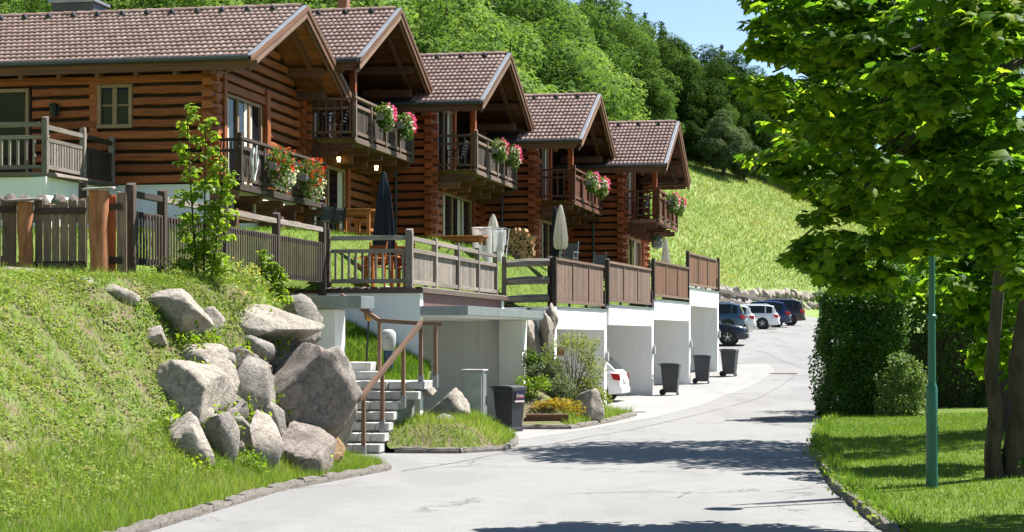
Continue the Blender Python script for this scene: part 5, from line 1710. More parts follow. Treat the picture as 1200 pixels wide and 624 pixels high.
q2 = Vector(((432 - 600) / FPX * 48.4, 48.4, 0)); q2.z = terr1(q2.x, q2.y)
bench(q2, 0.8, "small orange wooden bench beside the orange table", ORGW)
FOLDM = plain("dark_mesh_fabric", (0.03, 0.034, 0.04), 0.6)
for px, Y, lab, rz in ((379, 46.6, "black folding chair left of the orange table, nearer one", 0.6), (390, 47.2, "black folding chair left of the orange table, farther one", 0.9)):
    x = (px - 600) / FPX * Y; chair((x, Y, terr1(x, Y)), lab, BLACK, FOLDM, rz).scale = (.8, .8, .75)
x = (538 - 600) / FPX * 51.0; table((x, 51.0, terr1(x, 51.0)), 1.5, 0.75, P(0, 277, 51).z - terr1(x, 51.0), ORGW, "low brown wooden table in front of the middle house's door", TH)
x = (487 - 600) / FPX * 47.5; bench((x, 47.5, terr1(x, 47.5)), 1.5, "dark garden bench behind the deck railing, right of the navy parasol", BLACK, TH)
for px, Y, lab, rz in ((433, 41.2, "red brown wooden chair on the deck, left of the parasol foot", 2.6), (467, 42.2, "red brown wooden chair on the deck, right of the parasol foot", 0.5)):
    chair(((px - 600) / FPX * Y, Y, dk), lab, ORGW, LOGR, rz)
x = (448 - 600) / FPX * 41.9; table((x, 41.9, dk), 0.8, 0.8, 0.7, ORGW, "small orange wooden table on the deck behind the railing")
GRM = plain("grey_mesh_fabric", (0.12, 0.125, 0.13), 0.7)
for px, Y, lab, rz in ((666, 60.0, "grey mesh chair with its back to the fourth house, left of the terrace table", 2.8), (708, 60.8, "grey mesh chair facing left behind the second board fence", 1.4), (698, 62.0, "grey mesh chair half hidden behind the terrace table", 0.4)):
    x = (px - 600) / FPX * Y; chair((x, Y, terr1(x, Y)), lab, SHEET, GRM, rz)
x = (690 - 600) / FPX * 60.2; table((x, 60.2, terr1(x, 60.2)), 1.4, 0.8, 0.74, DARKW, "dark terrace table between the grey mesh chairs")
x = (755 - 600) / FPX * 68.5; chair((x, 68.5, terr1(x, 68.5)), "dark chair beside the farthest house's terrace door", BLACK, FOLDM, 1.0)
for k, lab in ((1, "dark metal chair on the second house's balcony"), (2, "dark metal chair on the middle house's balcony"), (4, "dark metal chair on the farthest house's balcony")):
    o = Vector((ORIG[k][0], ORIG[k][1], GF[k] + 2.65)) + NV * 0.62 + DV * 1.0
    chair(o, lab, BLACK, FOLDM, 1.2)
# laundry rack
q = Vector(((575 - 600) / FPX * 51.5, 51.5, 0)); q.z = terr1(q.x, q.y)
t = thing("laundry_rack", q, "drying rack hung with white sheets in front of the middle house", "laundry rack", TH)
b = MB()
for sx in (-1, 1): b.tube([(sx * 0.46, -0.3, 0), (sx * 0.46, 0.3, 1.02)], 0.014, 6); b.tube([(sx * 0.46, 0.3, 0), (sx * 0.46, -0.3, 1.02)], 0.014, 6)
b.tube([(-0.48, -0.3, 1.02), (0.5, -0.3, 1.02)], 0.012, 6); b.tube([(-0.48, 0.3, 1.02), (0.5, 0.3, 1.02)], 0.012, 6)
b.build("frame", SHEET, t, True)
def cloth(nm, x0, x1, y, z0, z1, ph):
    V = []; Fs = []; nx_, nz = 14, 8
    for s in (0, 1):
        for j in range(nz + 1):
            for i in range(nx_ + 1):
                u, v = i / nx_, j / nz
                V.append((x0 + (x1 - x0) * u, y + 0.06 * math.sin(u * 9 + ph) * (0.3 + v) + 0.01 * s, z1 - (z1 - z0) * v + (0.10 * math.sin(u * 5 + ph) + 0.05 * math.sin(u * 13 + ph)) * v))
    o = (nx_ + 1) * (nz + 1)
    for s in (0, 1):
        for j in range(nz):
            for i in range(nx_):
                a = s * o + j * (nx_ + 1) + i
                Fs.append((a, a + 1, a + nx_ + 2, a + nx_ + 1))
    b = MB(); b.add(V, Fs); b.build(nm, CLOTHW, t, True)
cloth("sheet", -0.45, 0.1, -0.31, 0.15, 1.05, 0.3); cloth("sheet", 0.0, 0.32, 0.31, 0.2, 1.04, 1.9)
cloth("towel", 0.2, 0.5, -0.31, 0.45, 0.95, 2.2)
q = Vector(((578 - 600) / FPX * 53.0, 53.0, 0)); q.z = terr1(q.x, q.y)
parasol(q, P(0, 252, 53).z - q.z, "closed beige parasol tip behind the hanging laundry", CLOTHC, 0.2, 0.3)
# stacked firewood
t0 = Vector(((610 - 600) / FPX * 55.6, 55.6, 0)); t0.z = terr1(t0.x, t0.y)
t = thing("firewood_stack", t0, "stack of split firewood at the corner of the fourth house", "firewood", TH)
b = MB(); b.prism([(-0.075, -0.05), (0.085, -0.06), (0.01, 0.085)], 'y', -0.22, 0.22); fw1 = b.mesh("firewood_log", ENDW)
b = MB(); b.prism([(-0.07, -0.07), (0.07, -0.06), (0.075, 0.03), (-0.02, 0.08)], 'y', -0.22, 0.22); fw2 = b.mesh("firewood_log", ENDW)
for row in range(8):
    for i in range(6 - (row > 5) * (row - 5)):
        sub("firewood_log", rnd.choice((fw1, fw2)), t, (-0.36 + i * 0.135 + (row % 2) * 0.06 + rnd.uniform(-.015, .015), rnd.uniform(-.05, .05), 0.06 + row * 0.112), (0, rnd.random() * 6, rnd.uniform(-.1, .1)))
# hanging wind bell pot under the farthest balcony, timber sleeper at the bed
q = P(770, 284, 72.4)
t = thing("hanging_basket_pot", q, "grey hanging pot under the farthest house's balcony", "plant pot")
b = MB(); b.lathe([(0.05, -0.28), (0.2, -0.2), (0.24, 0.05), (0.14, 0.2)], 12); b.build("pot", TERR, t, True)
b = MB(); b.tube([(0, 0, 0.2), (0, 0, 0.75)], 0.008, 5); b.build("chain", BLACK, t)
sub("foliage", foliage(77, [(0, 0, 0.1, .28, .28, .2)], 200, 0.08, T_OVAL, L_LAV, "foliage"), t, kind="stuff")
q = P(641, 494, 45.0)
t = thing("timber_sleeper", (q.x, q.y, float(zr(45)) + 0.02), "old timber sleeper edging the planted bed right of the bin", "sleeper", 0.04)
bd("timber", t, MIDW, -0.5, 0.52, -0.1, 0.1, 0.05, 0.32); bd("timber", t, GREYW, -0.45, 0.5, -0.13, 0.11, -0.02, 0.05)

# ------------------------------------------------------------------ lamp post
q = hit(1092, 573, lambda x, y: float(lawn_z(np.array([x]), np.array([y]))[0]))
t = thing("lamp_post", q, "green painted metal lamp post standing in the lawn right of the road", "lamp post")
b = MB(); b.lathe([(0.085, -0.2), (0.082, 0.0), (0.078, 0.9), (0.078, 1.37), (0.062, 1.42), (0.055, 1.44)], 20); b.build("base_tube", GREENM, t, True)
b = MB(); b.lathe([(0.056, 1.44), (0.050, 2.32)], 16); b.build("lower_pole", GREENM, t, True)
b = MB(); b.lathe([(0.056, 2.30), (0.068, 2.31), (0.068, 2.35), (0.05, 2.37)], 16); b.build("collar", GREENM, t, True)
b = MB(); b.lathe([(0.044, 2.35), (0.036, 4.9)], 14); b.build("upper_pole", GREENM, t, True)
b = MB(); b.box(0.072, 0.084, -0.035, 0.035, 0.5, 0.85); b.build("service_door", GREENM, t, bevel=0.004)
b = MB(); b.lathe([(0.04, 4.9), (0.08, 4.95), (0.24, 5.05), (0.24, 5.09), (0.05, 5.2)], 18); b.build("hood", GREENM, t, True)
b = MB(); b.lathe([(0.05, 4.86), (0.14, 4.92), (0.2, 5.04)], 18); b.build("diffuser", PLASTW, t, True)
q = P(961, 352, 118); q.z = ground1(q.x, q.y)
t = thing("lamp_post", q, "distant slim green lamp post at the edge of the meadow", "lamp post")
b = MB(); b.lathe([(0.07, -0.2), (0.06, 4.2)], 10); b.build("pole", GREENM, t, True)
b = MB(); b.lathe([(0.05, 4.2), (0.22, 4.35), (0.2, 4.42), (0.04, 4.5)], 12); b.build("lamp_head", GREENM, t, True)
# wooden guard rail above the parking place
a = P(836, 337, 121.5); e = P(905, 352, 127.5)
t = thing("guard_rail", (a.x, a.y, a.z - 1.3), "grey wooden guard rail above the parked cars", "guard rail")
d = e - a
for i in range(5):
    c = d * (i / 4)
    bd("post", t, GREYW, c.x - 0.12, c.x + 0.12, c.y - 0.12, c.y + 0.12, c.z - 0.3, c.z + 1.35)
for z in (1.18, 0.62): beam("rail", t, GREYW, (0, -0.18, z), (d.x, d.y - 0.18, d.z + z), 0.1, 0.24)

# ------------------------------------------------------------------ cars
def car_paint(name, col, rough=0.25, metal=0.2):
    m, nt, b = new_mat(name)
    b.inputs["Base Color"].default_value = (*col, 1); b.inputs["Roughness"].default_value = rough
    b.inputs["Metallic"].default_value = metal; b.inputs["Coat Weight"].default_value = 0.6; b.inputs["Coat Roughness"].default_value = 0.06
    return m
def wheel(parent, x, y, r_, side):
    b = MB(); b.tube([(0, -0.1, 0), (0, -0.085, 0), (0, 0.085, 0), (0, 0.1, 0)], [r_ * 0.9, r_, r_, r_ * 0.9], 24)
    w = b.build("wheel", RUBBER, parent, True); w.location = (x, y, r_)
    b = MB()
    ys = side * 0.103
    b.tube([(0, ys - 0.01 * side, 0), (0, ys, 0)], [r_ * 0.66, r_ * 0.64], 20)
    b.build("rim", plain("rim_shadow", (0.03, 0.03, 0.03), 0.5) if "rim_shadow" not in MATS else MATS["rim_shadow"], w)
    b = MB()
    for k in range(5):
        a = k * 2 * math.pi / 5 + 0.3
        b.bar((0, ys + 0.012 * side, 0), (math.cos(a) * r_ * 0.62, ys + 0.012 * side, math.sin(a) * r_ * 0.62), 0.02, r_ * 0.17, (0, 1, 0))
    b.tube([(0, ys, 0), (0, ys + 0.02 * side, 0)], r_ * 0.16, 12)
    b.build("spokes", RIM, w)
def car(loc, rz, label, paint, L=4.4, Wd=1.8, H=1.48, kind="hatch", group="cars parked on the parking place", front_right=False):
    """x runs to the rear of the car (tail at +x = L/2)"""
    t = thing("parked_car", loc, label, "car", rz, group)
    hw = Wd / 2
    gc = 0.19 if H < 1.55 else 0.24
    belt = H * 0.62
    rw = H * 0.215
    xf, xr = -L / 2, L / 2
    fa, ra = xf + L * 0.19, xr - L * 0.205        # axles
    hood = belt * 0.97
    st = [(xf, gc + .1, gc + .30, .70), (xf + .08, gc, H * .46, .84), (xf + .3, gc, H * .53, .95), (fa, gc, hood * .95, .99), (fa + .55, gc, hood, 1.0), (0, gc, belt, 1.0),
          (ra, gc, belt * 1.02, 1.0), (xr - .35, gc + .02, belt * 1.02, .97), (xr - .1, gc + .05, belt * .99, .90), (xr, gc + .14, H * .45, .80)]
    def ring(x, z0, z1, w):
        w *= hw; h = z1 - z0
        return [(x, -w * .9, z0), (x, -w, z0 + h * .22), (x, -w, z0 + h * .55), (x, -w * .965, z0 + h * .84), (x, -w * .88, z1), (x, 0, z1 + 0.025),
                (x, w * .88, z1), (x, w * .965, z0 + h * .84), (x, w, z0 + h * .55), (x, w, z0 + h * .22), (x, w * .9, z0)]
    V = []; Fs = []
    for s_ in st: V += ring(*s_)
    n = 11
    for i in range(len(st) - 1):
        for j in range(n): Fs.append((i * n + j, i * n + (j + 1) % n, (i + 1) * n + (j + 1) % n, (i + 1) * n + j))
    Fs.append(tuple(range(n))); Fs.append(tuple((len(st) - 1) * n + j for j in range(n)))
    b = MB(); b.add(V, Fs)
    body = sub("body", b.mesh("body", paint, True), t)
    body.data.set_sharp_from_angle(angle=R(50))
    # cabin
    tail = {"hatch": 0.28, "estate": 0.18, "suv": 0.22, "small": 0.46}[kind]
    wb = fa + 0.35 if kind != "small" else fa + 0.2
    cs = [(wb, belt * .95, belt * .96 + .01, .86), (wb + 0.85, belt * .95, H * .975, .74), (wb + 1.35, belt * .95, H, .745), (xr - tail - .55, belt * .95, H * .985, .735), (xr - tail - .12, belt * .95, H * .93, .72), (xr - .1, belt * .93, belt * 1.0, .80)]
    V = []; Fs = []
    for x, z0, z1, w in cs:
        w *= hw; wl = hw * .885
        V += [(x, -wl, z0), (x, -w, max(z1 - .05, z0 + .005)), (x, -w * .8, z1), (x, w * .8, z1), (x, w, max(z1 - .05, z0 + .005)), (x, wl, z0)]
    for i in range(len(cs) - 1):
        for j in range(5): Fs.append((i * 6 + j, i * 6 + j + 1, (i + 1) * 6 + j + 1, (i + 1) * 6 + j))
    b = MB(); b.add(V, Fs); b.build("cabin", paint, t, True)
    # glass: sides, windscreen, rear window
    def side_pt(x, v, s):
        for a, c in zip(cs[:-1], cs[1:]):
            if a[0] <= x <= c[0]:
                u = (x - a[0]) / (c[0] - a[0])
                z1 = a[2] + (c[2] - a[2]) * u - 0.05; w1 = (a[3] + (c[3] - a[3]) * u) * hw
                z0 = belt * 1.0; w0 = hw * .885 - (hw * .885 - w1) * (z0 - belt * .95) / max(z1 - belt * .95, .05)
                return (x, s * (w0 + (w1 - w0) * v + 0.006), z0 + (z1 - z0) * v)
    xa, xm, xz = wb + .50, 0.12 * L * .5, xr - tail - 0.2
    for s in (-1, 1):
        for x0, x1 in ((xa, xm - .04), (xm + .04, min(xz, ra + .15) if kind in ("estate", "suv") else xz)) + (((ra + .22, xz),) if kind in ("estate", "suv") else ()):
            if x1 - x0 < .1: continue
            V = []; Fs = []
            m = 5
            for i in range(m + 1):
                x = x0 + (x1 - x0) * i / m
                V += [side_pt(x, 0.04, s), side_pt(x, 0.93, s)]
            for i in range(m): Fs.append((2 * i, 2 * i + 2, 2 * i + 3, 2 * i + 1))
            b = MB(); b.add(V, Fs); b.build("side_window", CARGLASS, t)
    def cross(i, j, u0, u1, nm):
        a, c = cs[i], cs[j]
        def pt(u, s, off=0.01):
            x = a[0] + (c[0] - a[0]) * u; z = a[2] + (c[2] - a[2]) * u; w = (a[3] + (c[3] - a[3]) * u) * hw * .86
            return (x + (off if nm == "rear_window" else -off), s * w, z + off)
        b = MB(); b.add([pt(u0, -1), pt(u0, 1), pt(u1, 1), pt(u1, -1)], [(0, 1, 2, 3)]); b.build(nm, CARGLASS, t)
    cross(0, 1, 0.08, 0.95, "windscreen"); cross(4, 5, 0.05, 0.85, "rear_window")
    for x in (fa, ra):
        for s in (-1, 1):
            b = MB(); b.tube([(x, s * (hw - .25), rw), (x, s * (hw + .004), rw)], rw * 1.16, 22); b.build("wheel_arch", RUBBER, t, True)
            wheel(t, x, s * (hw - 0.085), rw, s)
    for s in (-1, 1):
        b = MB(); b.add([(xr - .20, s * hw * .945, belt * .74), (xr - .02, s * hw * .80, belt * .70), (xr - .045, s * hw * .80, belt * .93), (xr - .30, s * hw * .95, belt * .95),
                         (xr - .35, s * hw * .70, belt * .74), (xr - .3, s * hw * .55, belt * .70), (xr - .3, s * hw * .55, belt * .93), (xr - .35, s * hw * .7, belt * .95)],
                        [(0, 1, 2, 3), (4, 5, 6, 7), (0, 1, 5, 4), (1, 2, 6, 5), (2, 3, 7, 6), (3, 0, 4, 7)]); 
        o = b.build("tail_light", REDL, t, bevel=0.01); o.location = (0.03, s * 0.035, 0)
        b = MB(); b.box(xf + .1, xf + .36, s * hw * .62 - .14, s * hw * .62 + .14, H * .42, H * .50); o = b.build("headlight", PLATE, t, bevel=0.02)
        b = MB(); b.lathe([(0.02, 0), (0.09, .03), (0.1, .1), (0.04, .15)], 10); o = b.build("mirror", paint, t, True); o.location = (wb + .55, s * (hw + .05), belt * .98)
        b = MB(); b.box(-.11, .11, -.012, .012, -.014, .014); o = b.build("door_handle", paint, t, bevel=.006); o.location = (xm - .2, s * (hw * .985), belt * .84)
    b = MB(); b.box(xr - .12, xr + .04, -hw * .8, hw * .8, gc + .06, gc + .26); b.build("bumper", RUBBER if kind == "suv" else paint, t, bevel=0.03)
    b = MB(); b.box(xf - .04, xf + .12, -hw * .72, hw * .72, gc + .06, gc + .28); b.build("bumper", RUBBER if kind == "suv" else paint, t, bevel=0.03)
    b = MB(); b.box(xr + .0, xr + .045, -.26, .26, H * .41, H * .41 + .11); b.build("number_plate", PLATE, t)
    b = MB(); b.box(xf - .03, xf + .02, -.5, .5, H * .34, H * .44); b.build("grille", BLACK, t)
    if kind in ("suv", "estate"):
        for s in (-1, 1):
            b = MB(); b.tube([(wb + 1.0, s * hw * .64, H - .02), (wb + 1.15, s * hw * .64, H + .035), (xr - tail - .6, s * hw * .63, H + .03), (xr - tail - .4, s * hw * .62, H - .03)], 0.016, 6); b.build("roof_rail", SHEET, t)
    return t
WPAINT = car_paint("white_car_paint", (0.78, 0.78, 0.77), 0.25, 0.0)
def park(px_right, Y, L, rz, *a, flip=False, **k):
    X = (px_right - CX) / FPX * Y
    c = Vector((X, Y, 0)) + Vector((-math.cos(rz if not flip else rz - math.pi), -math.sin(rz if not flip else rz - math.pi), 0)) * (L / 2)
    return car((c.x, c.y, max(float(zr(c.y)), ground1(c.x, c.y)) + 0.012), rz, *a, L=L, **k)
# tail towards the road in the second garage
car(Vector((3.50, 58.2, float(zr(58.3)) + .012)) - NG * 1.775, TG, "small white hatchback parked tail out in the second garage", WPAINT, 3.55, 1.63, 1.48, "small", "cars parked in the garages")
park(876, 90, 4.6, TH + math.pi, "dark blue grey off road car with its nose out behind the last garage", car_paint("dark_car_paint", (0.018, 0.026, 0.036), 0.25, 0.4), Wd=1.88, H=1.66, kind="suv", flip=True)
park(874, 104.5, 4.5, TH, "grey blue off road car partly hidden by the last garage", car_paint("blue_grey_car_paint", (0.06, 0.11, 0.16), 0.25, 0.4), Wd=1.84, H=1.67, kind="suv")
park(885, 108.5, 4.0, TH, "small white car mostly hidden between the grey blue car and the white estate", WPAINT, Wd=1.7, H=1.5, kind="hatch")
park(913, 113, 4.65, TH, "white estate car with roof rails on the parking place", WPAINT, Wd=1.82, H=1.46, kind="estate")
park(926, 117.5, 4.3, TH, "dark blue hatchback beside the white estate car", car_paint("navy_car_paint", (0.012, 0.03, 0.10), 0.22, 0.3), Wd=1.8, H=1.62, kind="hatch")
park(943, 122, 4.5, TH, "dark brown off road car at the right end of the parked row", car_paint("brown_car_paint", (0.045, 0.032, 0.028), 0.25, 0.4), Wd=1.86, H=1.68, kind="suv")
# ------------------------------------------------------------------ trees and shrubs
def tree_meshes(seed, h, rad, n, size, mat, base=0.25, tmpl=T_TWIN, lobes=44, conifer=False, narrow=1.0):
    """a trunk with limbs and a crown built of many leaf clumps gathered on uneven lobes; unit-free: metres"""
    r = np.random.default_rng(seed)
    b = MB()
    lean = r.uniform(-.03, .03, 2) * h
    b.tube([(0, 0, -0.5), (lean[0] * .3, lean[1] * .3, h * .3), (lean[0] * .7, lean[1] * .7, h * .6), (lean[0], lean[1], h * .93)], [h * .022 + .05, h * .017 + .04, h * .010 + .03, .02], 8)
    blobs = []
    if conifer:
        k = 0
        for zf in np.linspace(base, 0.98, 15):
            rr = rad * (1 - zf) / (1 - base) * 1.05 + 0.15
            for a in r.uniform(0, 6.28, 5 if zf < .8 else 3):
                d = rr * r.uniform(.35, .75)
                blobs.append((math.cos(a) * d, math.sin(a) * d, zf * h - rr * .12, rr * .5, rr * .5, h * .028))
    else:
        cz = h * (base + 1) / 2; hz = h * (1 - base) / 2
        for i in range(lobes):
            d = unit_vecs(r, 1)[0]
            q = r.uniform(.35, .78)
            zz = d[2] * hz * q
            prof = 1.0 - 0.45 * max(0, (zz / hz)) ** 1.2
            s = r.uniform(.20, .38) * (1.15 - .5 * q)
            c = (d[0] * rad * q * prof * narrow, d[1] * rad * q * prof * narrow, cz + zz)
            blobs.append((*c, rad * s * 1.25, rad * s * 1.25, rad * s * .95))
            if i < 9:
                b.tube([(lean[0] * .4, lean[1] * .4, h * r.uniform(.22, .5)), (c[0] * .5, c[1] * .5, (c[2] + h * .4) / 2), c], [h * .009 + .02, h * .006 + .015, .015], 5)
        blobs.append((lean[0], lean[1], h * .9, rad * .34, rad * .34, h * .1))
    tr = b.mesh("trunk", BARK, True)
    cr = foliage(seed + 1, blobs, n, size, tmpl, mat, "crown", 0.45, 0.5, 0.62)
    return tr, cr
PROTO = {
 "light": [tree_meshes(201 + i, 12, 4.2, 17500, 0.28, L_LIGHT, 0.06) for i in range(3)],
 "mid": [tree_meshes(221 + i, 12, 4.3, 17500, 0.28, L_MID, 0.06) for i in range(3)],
 "dark": [tree_meshes(241 + i, 13, 4.8, 20000, 0.29, L_DARK, 0.0) for i in range(2)],
 "silver": [tree_meshes(261, 8, 2.8, 12000, 0.22, L_SILV, 0.0)],
 "conifer": [tree_meshes(281 + i, 15, 3.0, 7000, 0.5, L_CONI, 0.1, conifer=True) for i in range(2)],
}
TH0 = {"light": 12, "mid": 12, "dark": 13, "silver": 8, "conifer": 15}
ADJ = {"light": "light green broadleaf tree", "mid": "mid green broadleaf tree", "dark": "dark green broadleaf tree", "silver": "silvery green willow like tree", "conifer": "dark conifer"}
NAMES = {"light": "broadleaf_tree", "mid": "broadleaf_tree", "dark": "broadleaf_tree", "silver": "willow_tree", "conifer": "conifer_tree"}
TCOUNT = {}
ORDW = "first second third fourth fifth sixth seventh eighth ninth tenth".split()
def tree(kind, px, top, Y, where, widen=1.0, var=None):
    X = (px - CX) / FPX * Y
    z = ground1(X, Y)
    h = (HY - top) / FPX * Y - z
    i = rnd.randrange(len(PROTO[kind])) if var is None else var
    tr, cr = PROTO[kind][i]
    s = h / TH0[kind]
    t = thing(NAMES[kind], (X, Y, z - .7), "%s %s" % (ADJ[kind], where), "tree", 0, "trees on the wooded hillside")
    TCOUNT.setdefault((kind, where), []).append((px, t))
    rz = rnd.random() * 6.28
    w = max(s, 0.62) * widen
    sub("trunk", tr, t, (0, 0, 0), (0, 0, rz), (w, w, s))
    sub("crown", cr, t, (0, 0, 0), (0, 0, rz), (w, w, s))
    return t
A = "behind the nearest two houses"
for kind, px, top, Y in (("light", -10, -70, 74), ("mid", 35, -50, 66), ("light", 95, -60, 82), ("mid", 130, -90, 70), ("mid", 175, -60, 78), ("light", 215, -80, 68), ("mid", 262, -60, 80),
                         ("mid", 300, -70, 72), ("light", 340, -60, 84), ("mid", 375, -90, 92), ("light", 55, -120, 98), ("light", 250, -130, 100), ("mid", 160, -130, 104)):
    tree(kind, px, top, Y, A)
Bp = "behind the second and middle houses"
for kind, px, top, Y in (("light", 420, -60, 84), ("mid", 452, -60, 92), ("mid", 492, -40, 88), ("light", 520, -70, 106), ("dark", 470, -110, 118), ("light", 548, -10, 96), ("mid", 572, -60, 122), ("mid", 510, -60, 126)):
    tree(kind, px, top, Y, Bp)
Cp = "between the middle and farthest roofs"
for kind, px, top, Y in (("light", 600, 10, 106), ("mid", 640, 6, 112), ("light", 668, 28, 116), ("light", 690, 40, 124), ("mid", 630, -40, 136), ("light", 655, -22, 150), ("mid", 685, -8, 158), ("light", 710, 62, 128), ("mid", 612, -70, 150)):
    tree(kind, px, top, Y, Cp)
Dp = "in the tall clump above the meadow"
for kind, px, top, Y, wd in (("mid", 745, 28, 172, 1.0), ("dark", 778, 36, 176, 1.0), ("dark", 815, 62, 178, 1.0), ("mid", 838, 88, 178, .9), ("mid", 760, 70, 168, 1.0), ("dark", 800, 96, 175, 1.0), ("dark", 725, 22, 170, 1.0), ("mid", 790, 48, 186, 1.0), ("dark", 842, 60, 186, 1.0), ("mid", 735, 96, 160, .9), ("dark", 860, 150, 180, 1.2), ("mid", 822, 130, 177, 1.0)):
    tree(kind, px, top, Y, Dp, wd)
tree("silver", 848, 118, 173, "standing in front of the dark clump above the meadow", 1.1)
tree("silver", 872, 146, 175, "at the right end of the dark clump above the meadow", 1.0)
Ep = "along the meadow edge behind the maple"
for kind, px, top, Y in (("dark", 884, 120, 180), ("mid", 905, 132, 180), ("dark", 938, 140, 179), ("dark", 975, 150, 178), ("mid", 1015, 150, 176), ("dark", 1060, 150, 166), ("mid", 1110, 150, 162), ("dark", 1165, 140, 160), ("mid", 1230, 130, 160)):
    tree(kind, px, top, Y, Ep)
Fp = "on the skyline of the hill"
for kind, px, top, Y in (("conifer", 690, -30, 215), ("mid", 700, -28, 190), ("mid", 722, -10, 196), ("conifer", 738, -2, 224), ("mid", 744, 6, 198), ("conifer", 756, 8, 228), ("dark", 764, 16, 200), ("conifer", 776, 20, 230), ("mid", 786, 30, 206),
                         ("dark", 800, 42, 215), ("dark", 826, 44, 220), ("dark", 852, 52, 224), ("conifer", 846, 46, 236), ("conifer", 862, 56, 236), ("dark", 885, 70, 226), ("dark", 915, 82, 226), ("dark", 950, 90, 226)):
    tree(kind, px, top, Y, Fp, 1.15 if kind == "dark" else 1.0)

for (kind, where), l in TCOUNT.items():
    if len(l) > 1:
        for i, (_, t) in enumerate(sorted(l, key=lambda q: q[0])):
            t["label"] = "%s %s from the left %s" % (ORDW[i], ADJ[kind], where)

# ---- the big maple on the right: trunk just outside the frame, crown reaching over the lawn
def maple(label, base, blobs, n, size, trunk_pts, rad, limbs, seed, tmpl=T_MAPLE, mat=L_MAPLE, shell=0.35, up=0.55, sprays=None):
    t = thing("maple_tree", base, label, "tree")
    b = MB()
    for tp, rd in zip(trunk_pts, rad): b.tube(tp, rd, 12)
    r = random.Random(seed)
    top = Vector(trunk_pts[0][-1])
    for bl in blobs[:limbs]:
        c = Vector(bl[:3]); m = top.lerp(c, 0.45) + Vector((r.uniform(-.3, .3), r.uniform(-.3, .3), r.uniform(-.2, .5)))
        b.tube([Vector(trunk_pts[0][-2]).lerp(top, r.random()), m, c], [0.05, 0.03, 0.01], 6)
    b.build("trunk", BARK, t, True)
    sub("crown", foliage(seed, sprays or blobs, n, size, tmpl, mat, "crown", 0.9 if sprays else 0.55, 0.5, 0.1 if sprays else shell, 0.45), t)
    return t
r2 = np.random.default_rng(5)
bx, by = 7.0, 19.5
bz_ = float(lawn_z(np.array([bx]), np.array([by]))[0])
bl = []
def ab(px, py, Y, rr, k=0.62):
    q = P(px, py, Y); bl.append((q.x - bx, q.y - by, q.z - bz_, rr, rr, rr * k))
for px, py, Y, rr in ((925, 40, 20, .50), (905, 85, 20.5, .42), (960, 20, 19, .55), (890, 20, 20.6, .38), (940, 120, 20.2, .55), (985, 70, 19, .6), (925, 170, 20.4, .42), (960, 190, 19.8, .55),
                      (1000, 150, 18.8, .6), (940, 235, 20, .42), (985, 250, 19.2, .55), (932, 285, 20.3, .34), (965, 300, 20, .42), (1010, 305, 19, .5), (1040, 230, 18.6, .6), (1045, 285, 18.8, .36),
                      (1040, 40, 18.4, .6), (1060, 120, 18, .6), (1090, 258, 18.2, .5), (1110, 200, 17.6, .6), (1100, 60, 17.4, .6), (1140, 130, 17.2, .6), (1150, 262, 17.6, .5), (1170, 220, 17, .55),
                      (1180, 60, 16.6, .5), (1195, 320, 17.4, .4), (1070, 210, 20, .7), (1120, 110, 20, .8), (1030, 130, 20.5, .7), (1160, 180, 19.5, .8), (1020, 0, 19, .6), (1090, -20, 18, .7), (1160, -20, 17, .7), (950, -30, 19.5, .6), (890, -25, 20.5, .45)):
    ab(px, py, Y, rr)
for i in range(16):                                             # the part of the crown outside the frame
    a = r2.uniform(0, 6.28)
    bl.append((1.9 + math.cos(a) * 1.9, -0.6 + math.sin(a) * 2.2, 4.0 + r2.uniform(0, 3.8), .8, .8, .55))
for px, py, Y, rr in ((960, 60, 23, .7), (1010, 110, 23, .8), (970, 160, 22.6, .6), (1030, 190, 22.6, .8), (1000, 235, 22.4, .55), (1080, 60, 22.6, .9), (1090, 160, 22.4, .9), (1060, 255, 22.2, .5),
                      (1150, 90, 22, .9), (1140, 200, 22, .8), (1190, 150, 21.6, .8), (1130, 262, 22, .5), (1185, 255, 21.6, .6), (930, 105, 22.4, .45), (1030, 20, 23, .8)):
    ab(px, py, Y, rr)
spr = []
for c in bl:
    for _ in range(8 if c[3] > .45 else 6):
        d = unit_vecs(r2, 1)[0] * r2.uniform(.3, 1.0)
        q = c[3] * r2.uniform(.42, .62)
        spr.append((c[0] + d[0] * c[3], c[1] + d[1] * c[3], c[2] + d[2] * c[5] * 1.25, q, q, q * .30))
bl_limbs = bl
maple("large maple with broad lit leaves overhanging the lawn at the right", (bx, by, bz_), bl_limbs, 35000, 0.125,
      [[(0, 0, -.3), (0.02, 0, 1.0), (-.05, .05, 2.6), (-.1, 0, 4.2), (-.1, 0, 6.5)]], [[.26, .21, .18, .14, .06]], 12, 301, sprays=spr)
